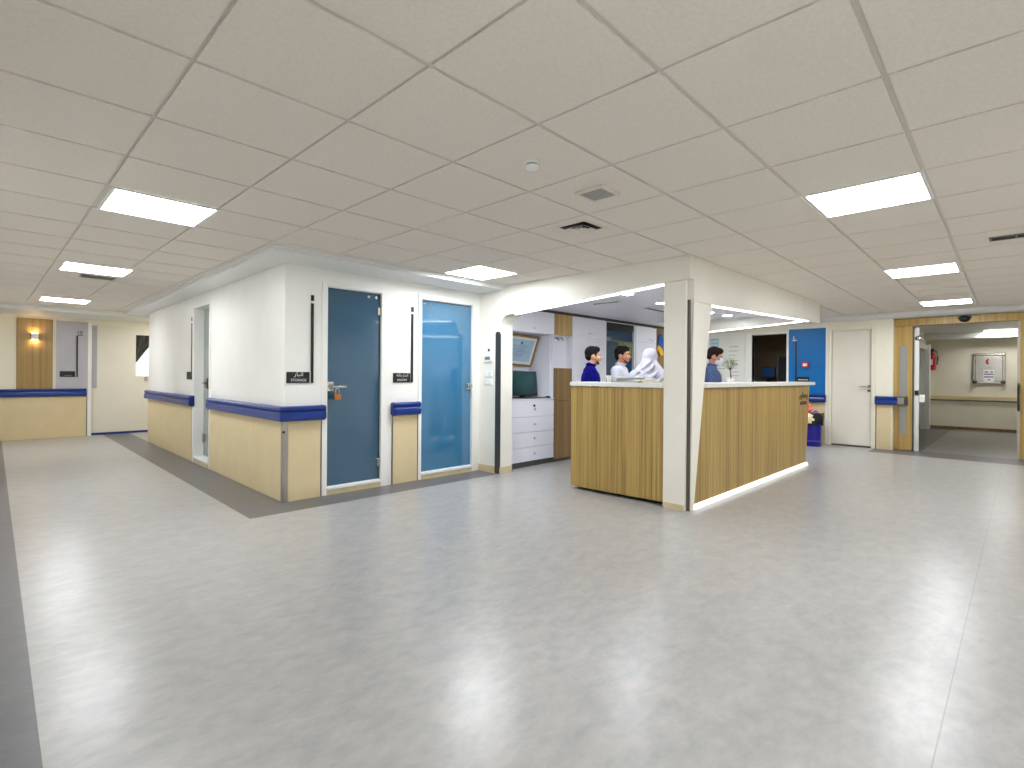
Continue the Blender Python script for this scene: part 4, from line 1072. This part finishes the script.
# ------------------------------------------------------------------ walls that close the room out of view
struct('wall_side', MB().box(-.45, -.32, -.75, YE, 0, T), 'paint', 'cream corridor wall beside the viewpoint on the left')
struct('wall_near', MB().box(-.32, XF, -.75, -.56, 0, T), 'paint', 'cream lobby wall beside the viewpoint on the right')
struct('wall_nook', MB().box(3.3, 3.4, 11.46, YE, 0, T), 'cream', 'cream wall of the nook before the far sliding door')
struct('wall_block', MB().box(XS+.145, 3.3, 11.40, 11.46, 0, T), 'cream', 'cream far end of the storage block')

# ------------------------------------------------------------------ people
def capsule(mb, a, b, ra, rb, n=14):
    a, b = Vector(a), Vector(b); d = b-a; L_ = d.length
    if L_ < 1e-5: return mb.ball(a, ra)
    d.normalize(); pts = []; rs = []
    for k in range(4):
        t = PI/2*(k/4); pts.append(a-d*ra*math.cos(t)); rs.append(max(ra*math.sin(t), .001))
    pts.append(a); rs.append(ra); pts.append(b); rs.append(rb)
    for k in range(1, 5):
        t = PI/2*(k/4); pts.append(b+d*rb*math.sin(t)); rs.append(max(rb*math.cos(t), .001))
    return mb.tube(pts, rs, n)

def fused(name, mb, m, parent, voxel, iters=4):
    """weld overlapping forms into one continuous skin (voxel remesh, smoothed) and store the plain mesh"""
    o = obj(name, mb, m, parent, local=True)
    rmod = o.modifiers.new('remesh', 'REMESH'); rmod.mode = 'VOXEL'; rmod.voxel_size = voxel; rmod.use_smooth_shade = True
    sm = o.modifiers.new('smooth', 'SMOOTH'); sm.factor = .5; sm.iterations = iters
    dg = bpy.context.evaluated_depsgraph_get(); ev = o.evaluated_get(dg)
    me = bpy.data.meshes.new_from_object(ev); me.name = name
    o.modifiers.clear(); old = o.data; o.data = me; bpy.data.meshes.remove(old)
    if not me.materials: me.materials.append(M[m])
    return o

def person(loc, facing, Hh, label, skin, hair, top, bottom, hijab=False, mask=False, pitch=0., turn=0., beard=False):
    """standing figure, local frame: +y is forward, +x is its right. Both forearms rest forward on the desk."""
    k = Hh/1.70
    t = thing('person', label, 'person', loc, None, facing)
    V = lambda x, y, z: Vector((x*k, y*k, z*k))
    b = MB()
    neck = V(0, .0, 1.43); hc = V(0, .035, 1.575)
    HR = Matrix.Translation(hc) @ Matrix.Rotation(turn, 4, 'Z') @ Matrix.Rotation(-pitch, 4, 'X')
    hp = lambda x, y, z: HR @ Vector((x*k, y*k, z*k))
    # legs, feet
    for s in (-1, 1):
        capsule(b, V(s*.09, 0, .90), V(s*.10, .01, .50), .082*k, .055*k); capsule(b, V(s*.10, .01, .50), V(s*.105, -.02, .09), .052*k, .036*k)
        capsule(b, V(s*.105, -.03, .045), V(s*.12, .14, .03), .036*k, .028*k)
    # trunk
    b.ball(V(0, 0, .93), (.165*k, .115*k, .12*k)); b.ball(V(0, .005, 1.08), (.14*k, .10*k, .16*k)); b.ball(V(0, .0, 1.26), (.165*k, .11*k, .17*k))
    capsule(b, V(-.14, -.01, 1.375), V(.14, -.01, 1.375), .06*k, .06*k); capsule(b, V(0, -.01, 1.36), V(0, .02, 1.50), .058*k, .05*k)
    elbows, wrists = [], []
    for s in (-1, 1):
        sh, el, wr = V(s*.185, -.01, 1.37), V(s*.225, .02, 1.10), V(s*.15, .25, 1.08)
        capsule(b, sh, el, .05*k, .039*k); capsule(b, el, wr, .04*k, .027*k); elbows.append(el); wrists.append(wr)
        fw = (V(s*.10, .36, 1.055)-wr).normalized(); rt = fw.cross(Vector((0, 0, 1))).normalized(); up = rt.cross(fw)
        pc_ = wr+fw*.05*k
        b.add(*(lambda m_: (m_.v, m_.f))(MB().ball((0, 0, 0), (.038*k, .05*k, .016*k), 12, 8).xf(Matrix((( *(rt[i:i+1] ), fw[i], up[i], pc_[i]) for i in range(3))).to_4x4() if False else Matrix(((rt.x, fw.x, up.x, pc_.x), (rt.y, fw.y, up.y, pc_.y), (rt.z, fw.z, up.z, pc_.z), (0, 0, 0, 1))))))
        for i, (off, ln) in enumerate(((-.028, .062), (-.0095, .074), (.0095, .070), (.028, .055))):
            p0 = pc_+rt*off*k+fw*.035*k; p1 = p0+fw*ln*.5*k-up*.004*k; p2 = p1+fw*ln*.35*k-up*.018*k; p3 = p2+fw*ln*.2*k-up*.02*k
            capsule(b, p0, p1, .0092*k, .0086*k, 8); capsule(b, p1, p2, .0086*k, .008*k, 8); capsule(b, p2, p3, .008*k, .007*k, 8)
        th = rt*(-s)
        q0 = pc_-fw*.02*k+th*.026*k; q1 = q0+th*.026*k+fw*.026*k-up*.006*k; q2 = q1+th*.004*k+fw*.03*k-up*.01*k
        capsule(b, q0, q1, .0115*k, .0098*k, 8); capsule(b, q1, q2, .0098*k, .008*k, 8)
    # head: cranium, jaw, chin, nose, brow, ears
    head = MB()
    head.ball((0, -.012*k, .03*k), (.076*k, .096*k, .092*k), 20, 14)
    head.ball((0, .018*k, -.035*k), (.062*k, .070*k, .075*k), 18, 12)
    head.ball((0, .052*k, -.088*k), (.030*k, .028*k, .024*k))
    capsule(head, (0, .084*k, .012*k), (0, .104*k, -.026*k), .009*k, .014*k, 10)
    capsule(head, (-.034*k, .074*k, .024*k), (.034*k, .074*k, .024*k), .014*k, .014*k, 8)
    for s in (-1, 1):
        head.ball((s*.044*k, .058*k, -.022*k), (.024*k, .022*k, .024*k)); head.ball((s*.078*k, -.008*k, -.008*k), (.010*k, .020*k, .032*k))
    head.ball((0, .080*k, -.055*k), (.024*k, .014*k, .012*k))
    head.xf(HR); b.add(head.v, head.f)
    capsule(b, V(0, .01, 1.44), hp(0, -.015, -.06), .052*k, .05*k)
    fused('body', b, skin, t, .0075, 2)
    # eyes and lips
    for s in (-1, 1):
        obj('eye', MB().ball((s*.031*k, .078*k, .004*k), (.0115*k, .0075*k, .0055*k), 10, 7).xf(HR), 'eye', t, local=True, smooth=True)
        obj('pupil', MB().ball((s*.031*k, .083*k, .004*k), (.005*k, .0035*k, .005*k), 10, 7).xf(HR), 'hair', t, local=True, smooth=True)
        obj('eyebrow', capsule(MB(), (s*.016*k, .0885*k, .027*k), (s*.046*k, .078*k, .027*k), .0048*k, .0036*k, 8).xf(HR), hair, t, local=True, smooth=True)
    if not mask:
        obj('lips', MB().ball((0, .0925*k, -.056*k), (.021*k, .006*k, .008*k), 12, 8).xf(HR), 'lip', t, local=True, smooth=True)
    # hair
    hm = MB()
    if not hijab:
        hm.ball((0, -.022*k, .054*k), (.086*k, .098*k, .088*k), 20, 12); hm.ball((0, -.058*k, .006*k), (.072*k, .056*k, .066*k), 18, 10)
        hm.ball((0, .035*k, .092*k), (.066*k, .055*k, .045*k), 16, 10)
        for s in (-1, 1): capsule(hm, (s*.076*k, .024*k, .05*k), (s*.077*k, .02*k, .005*k), .012*k, .008*k, 8)
        hm.xf(HR); fused('hair', hm, hair, t, .009, 3)
    if beard:
        bd = MB()
        for s in (-1, 1):
            capsule(bd, (s*.061*k, .012*k, -.03*k), (s*.050*k, .045*k, -.07*k), .006*k, .011*k, 8); capsule(bd, (s*.046*k, .045*k, -.07*k), (s*.018*k, .066*k, -.094*k), .013*k, .0135*k, 8)
        capsule(bd, (-.018*k, .066*k, -.094*k), (.018*k, .066*k, -.094*k), .0145*k, .0145*k, 8)
        capsule(bd, (-.02*k, .094*k, -.041*k), (.02*k, .094*k, -.041*k), .006*k, .006*k, 8)
        fused('beard', bd.xf(HR), 'stubble', t, .007, 1)
    if mask:
        mk = MB(); mk.ball((0, .056*k, -.05*k), (.064*k, .072*k, .064*k), 18, 12); capsule(mk, (0, .095*k, -.008*k), (0, .108*k, -.03*k), .013*k, .02*k, 10)
        mk.xf(HR); fused('face_mask', mk, 'mask', t, .008, 1)
        for s in (-1, 1): obj('ear_loop', MB().tube([hp(s*.058, .05, -.03), hp(s*.083, .0, -.005), hp(s*.086, -.025, -.02)], .003*k, 6), 'mask', t, local=True, smooth=True)
    # top
    c = MB()
    c.ball(V(0, .0, .90), (.185*k, .135*k, .13*k)); c.ball(V(0, .005, 1.08), (.165*k, .122*k, .18*k)); c.ball(V(0, .0, 1.26), (.185*k, .13*k, .17*k))
    capsule(c, V(-.15, -.01, 1.372), V(.15, -.01, 1.372), .073*k, .073*k)
    capsule(c, V(0, -.008, 1.39), V(0, .0, 1.448), .083*k, .064*k)
    for s in (0, 1):
        sg = (-1, 1)[s]
        capsule(c, V(sg*.185, -.01, 1.365), elbows[s], .066*k, .056*k); capsule(c, elbows[s], elbows[s].lerp(wrists[s], .8), .056*k, .044*k)
    fused('top', c, top, t, .011, 5)
    if not hijab:
        col = MB()
        for a in range(14):
            a0, a1 = 2*PI*a/14, 2*PI*(a+1)/14
            capsule(col, V(.066*math.cos(a0), .005+.066*math.sin(a0), 1.455+.018*abs(math.sin(a0/2-PI/4))), V(.066*math.cos(a1), .005+.066*math.sin(a1), 1.455+.018*abs(math.sin(a1/2-PI/4))), .012*k, .012*k, 6)
        fused('collar', col, top, t, .008, 1)
    # trousers and shoes
    tr_ = MB(); tr_.ball(V(0, 0, .92), (.178*k, .125*k, .12*k))
    for s in (-1, 1):
        capsule(tr_, V(s*.09, 0, .88), V(s*.10, .01, .50), .096*k, .074*k); capsule(tr_, V(s*.10, .01, .50), V(s*.105, -.015, .11), .073*k, .06*k)
    fused('trousers', tr_, bottom, t, .012, 4)
    for s in (-1, 1):
        sh_ = MB(); capsule(sh_, V(s*.105, -.035, .05), V(s*.122, .15, .04), .046*k, .036*k)
        sh_.v = [Vector((v.x, v.y, max(v.z, .003))) for v in sh_.v]; obj('shoe', sh_, 'shoe', t, local=True, smooth=True)
    if hijab:
        hj = MB()
        hj.ball((0, -.016*k, .03*k), (.094*k, .115*k, .112*k), 20, 14); hj.ball((0, .03*k, .085*k), (.06*k, .07*k, .055*k), 16, 10); hj.ball((0, -.03*k, -.05*k), (.094*k, .092*k, .10*k), 18, 12)
        hj.xf(HR)
        for sx_ in (-1, 1):   # tent of cloth falling from the crown to the shoulders
            capsule(hj, hp(sx_*.02, -.02, -.05), V(sx_*.12, -.03, 1.36), .078*k, .10*k)
            capsule(hj, hp(sx_*.03, .01, -.08), V(sx_*.17, .0, 1.32), .055*k, .095*k)
            capsule(hj, V(sx_*.18, -.01, 1.34), V(sx_*.20, .0, 1.16), .095*k, .085*k)
        capsule(hj, hp(0, -.05, -.03), V(0, -.08, 1.30), .09*k, .12*k)
        hj.ball(V(0, -.03, 1.25), (.215*k, .14*k, .17*k))
        def on_cloth(th, z):   # point on the draped surface at angle th from the back
            prof_ = ((1.06, .255, .18), (1.28, .25, .165), (1.40, .17, .135), (1.47, .118, .118), (1.60, .108, .125))
            for (z0, a0, b0), (z1, a1, b1) in zip(prof_[:-1], prof_[1:]):
                if z <= z1: break
            f_ = max(0., min(1., (z-z0)/(z1-z0))); a_, b_ = a0+(a1-a0)*f_, b0+(b1-b0)*f_
            return V(a_*math.sin(th), -.025-b_*math.cos(th), z)
        for th0, z0, th1, z1, rr in ((-1.9, 1.16, .9, 1.50, .024), (-1.6, 1.10, 1.2, 1.44, .022), (-1.2, 1.06, 1.5, 1.38, .024), (-2.2, 1.24, .5, 1.54, .018),
                                     (1.9, 1.14, -.5, 1.42, .020), (1.5, 1.06, .2, 1.30, .022), (.3, 1.06, .6, 1.28, .022)):
            hj.tube([on_cloth(th0+(th1-th0)*q/8, z0+(z1-z0)*q/8) for q in range(9)], rr*k, 8)
        hd = fused('headscarf', hj, 'scarf', t, .008, 2)
        # face opening: cut the cloth in front of the face
        bm = bmesh.new(); bm.from_mesh(hd.data); inv = HR.inverted()
        kill = [f_ for f_ in bm.faces if (lambda q: q.y > .045*k and abs(q.x) < .056*k and -.085*k < q.z < .075*k)(inv @ f_.calc_center_median())]
        bmesh.ops.delete(bm, geom=kill, context='FACES'); bm.to_mesh(hd.data); bm.free()
    return t
# facing angle: local +y turned towards the image right (world direction .704,-.71)
RIGHT = math.atan2(-.71, .704)-PI/2
person((5.42, 3.95, 0), RIGHT+.0, 1.645, 'young man with dark hair in a navy top, at the left behind the counter', 'skin', 'hair', 'navy', 'trousers', beard=True)
person((5.92, 3.83, 0), RIGHT-.5, 1.665, 'man with short dark hair in a white shirt, standing behind the paper pile', 'skin2', 'hair', 'whitecloth', 'trousers', beard=True)
person((5.58, 3.20, 0), RIGHT+1.0, 1.60, 'person wrapped in a white headscarf, standing beside the corner post', 'skin', 'hair', 'whitecloth', 'whitecloth', hijab=True, turn=-.25)
person((6.86, 2.99, 0), RIGHT-.35, 1.665, 'man in a blue shirt and white face mask, looking down beside the potted tree', 'skin2', 'hair2', 'denim', 'trousers', mask=True, pitch=.28)

# ------------------------------------------------------------------ daylight outside the far window
w = bpy.data.worlds.new('daylight'); S.world = w; w.use_nodes = True
bg = w.node_tree.nodes['Background']; bg.inputs[0].default_value = (.86, .93, 1., 1); bg.inputs[1].default_value = 1.6

# ------------------------------------------------------------------ camera
cam = bpy.data.cameras.new('camera'); cam.sensor_fit = 'HORIZONTAL'; cam.sensor_width = 36.
cam.lens = 36.*515/1024; cam.shift_y = -(384-375.5)/1024; cam.clip_start = .02; cam.clip_end = 60
co = bpy.data.objects.new('camera', cam); COL.objects.link(co)
yaw, rl = .7813, .0074
F = Vector((math.cos(yaw), math.sin(yaw), 0)); R0 = Vector((math.sin(yaw), -math.cos(yaw), 0)); U0 = R0.cross(F)
Rr = R0*math.cos(rl)+U0*math.sin(rl); Ur = U0*math.cos(rl)-R0*math.sin(rl)
co.matrix_world = Matrix(((Rr.x, Ur.x, -F.x, 0), (Rr.y, Ur.y, -F.y, 0), (Rr.z, Ur.z, -F.z, 1.27), (0, 0, 0, 1)))
S.camera = co

# ------------------------------------------------------------------ view
vs_ = S.view_settings; vs_.view_transform = 'Standard'; vs_.look = 'None'; vs_.exposure = 0.; vs_.gamma = 1.; vs_.use_curve_mapping = False
cy = S.cycles; cy.max_bounces = 10; cy.diffuse_bounces = 6; cy.glossy_bounces = 4; cy.transmission_bounces = 4
cy.caustics_reflective = False; cy.caustics_refractive = False; cy.use_denoising = True; cy.sample_clamp_indirect = 6.
try: cy.denoiser = 'OPENIMAGEDENOISE'
except Exception: pass
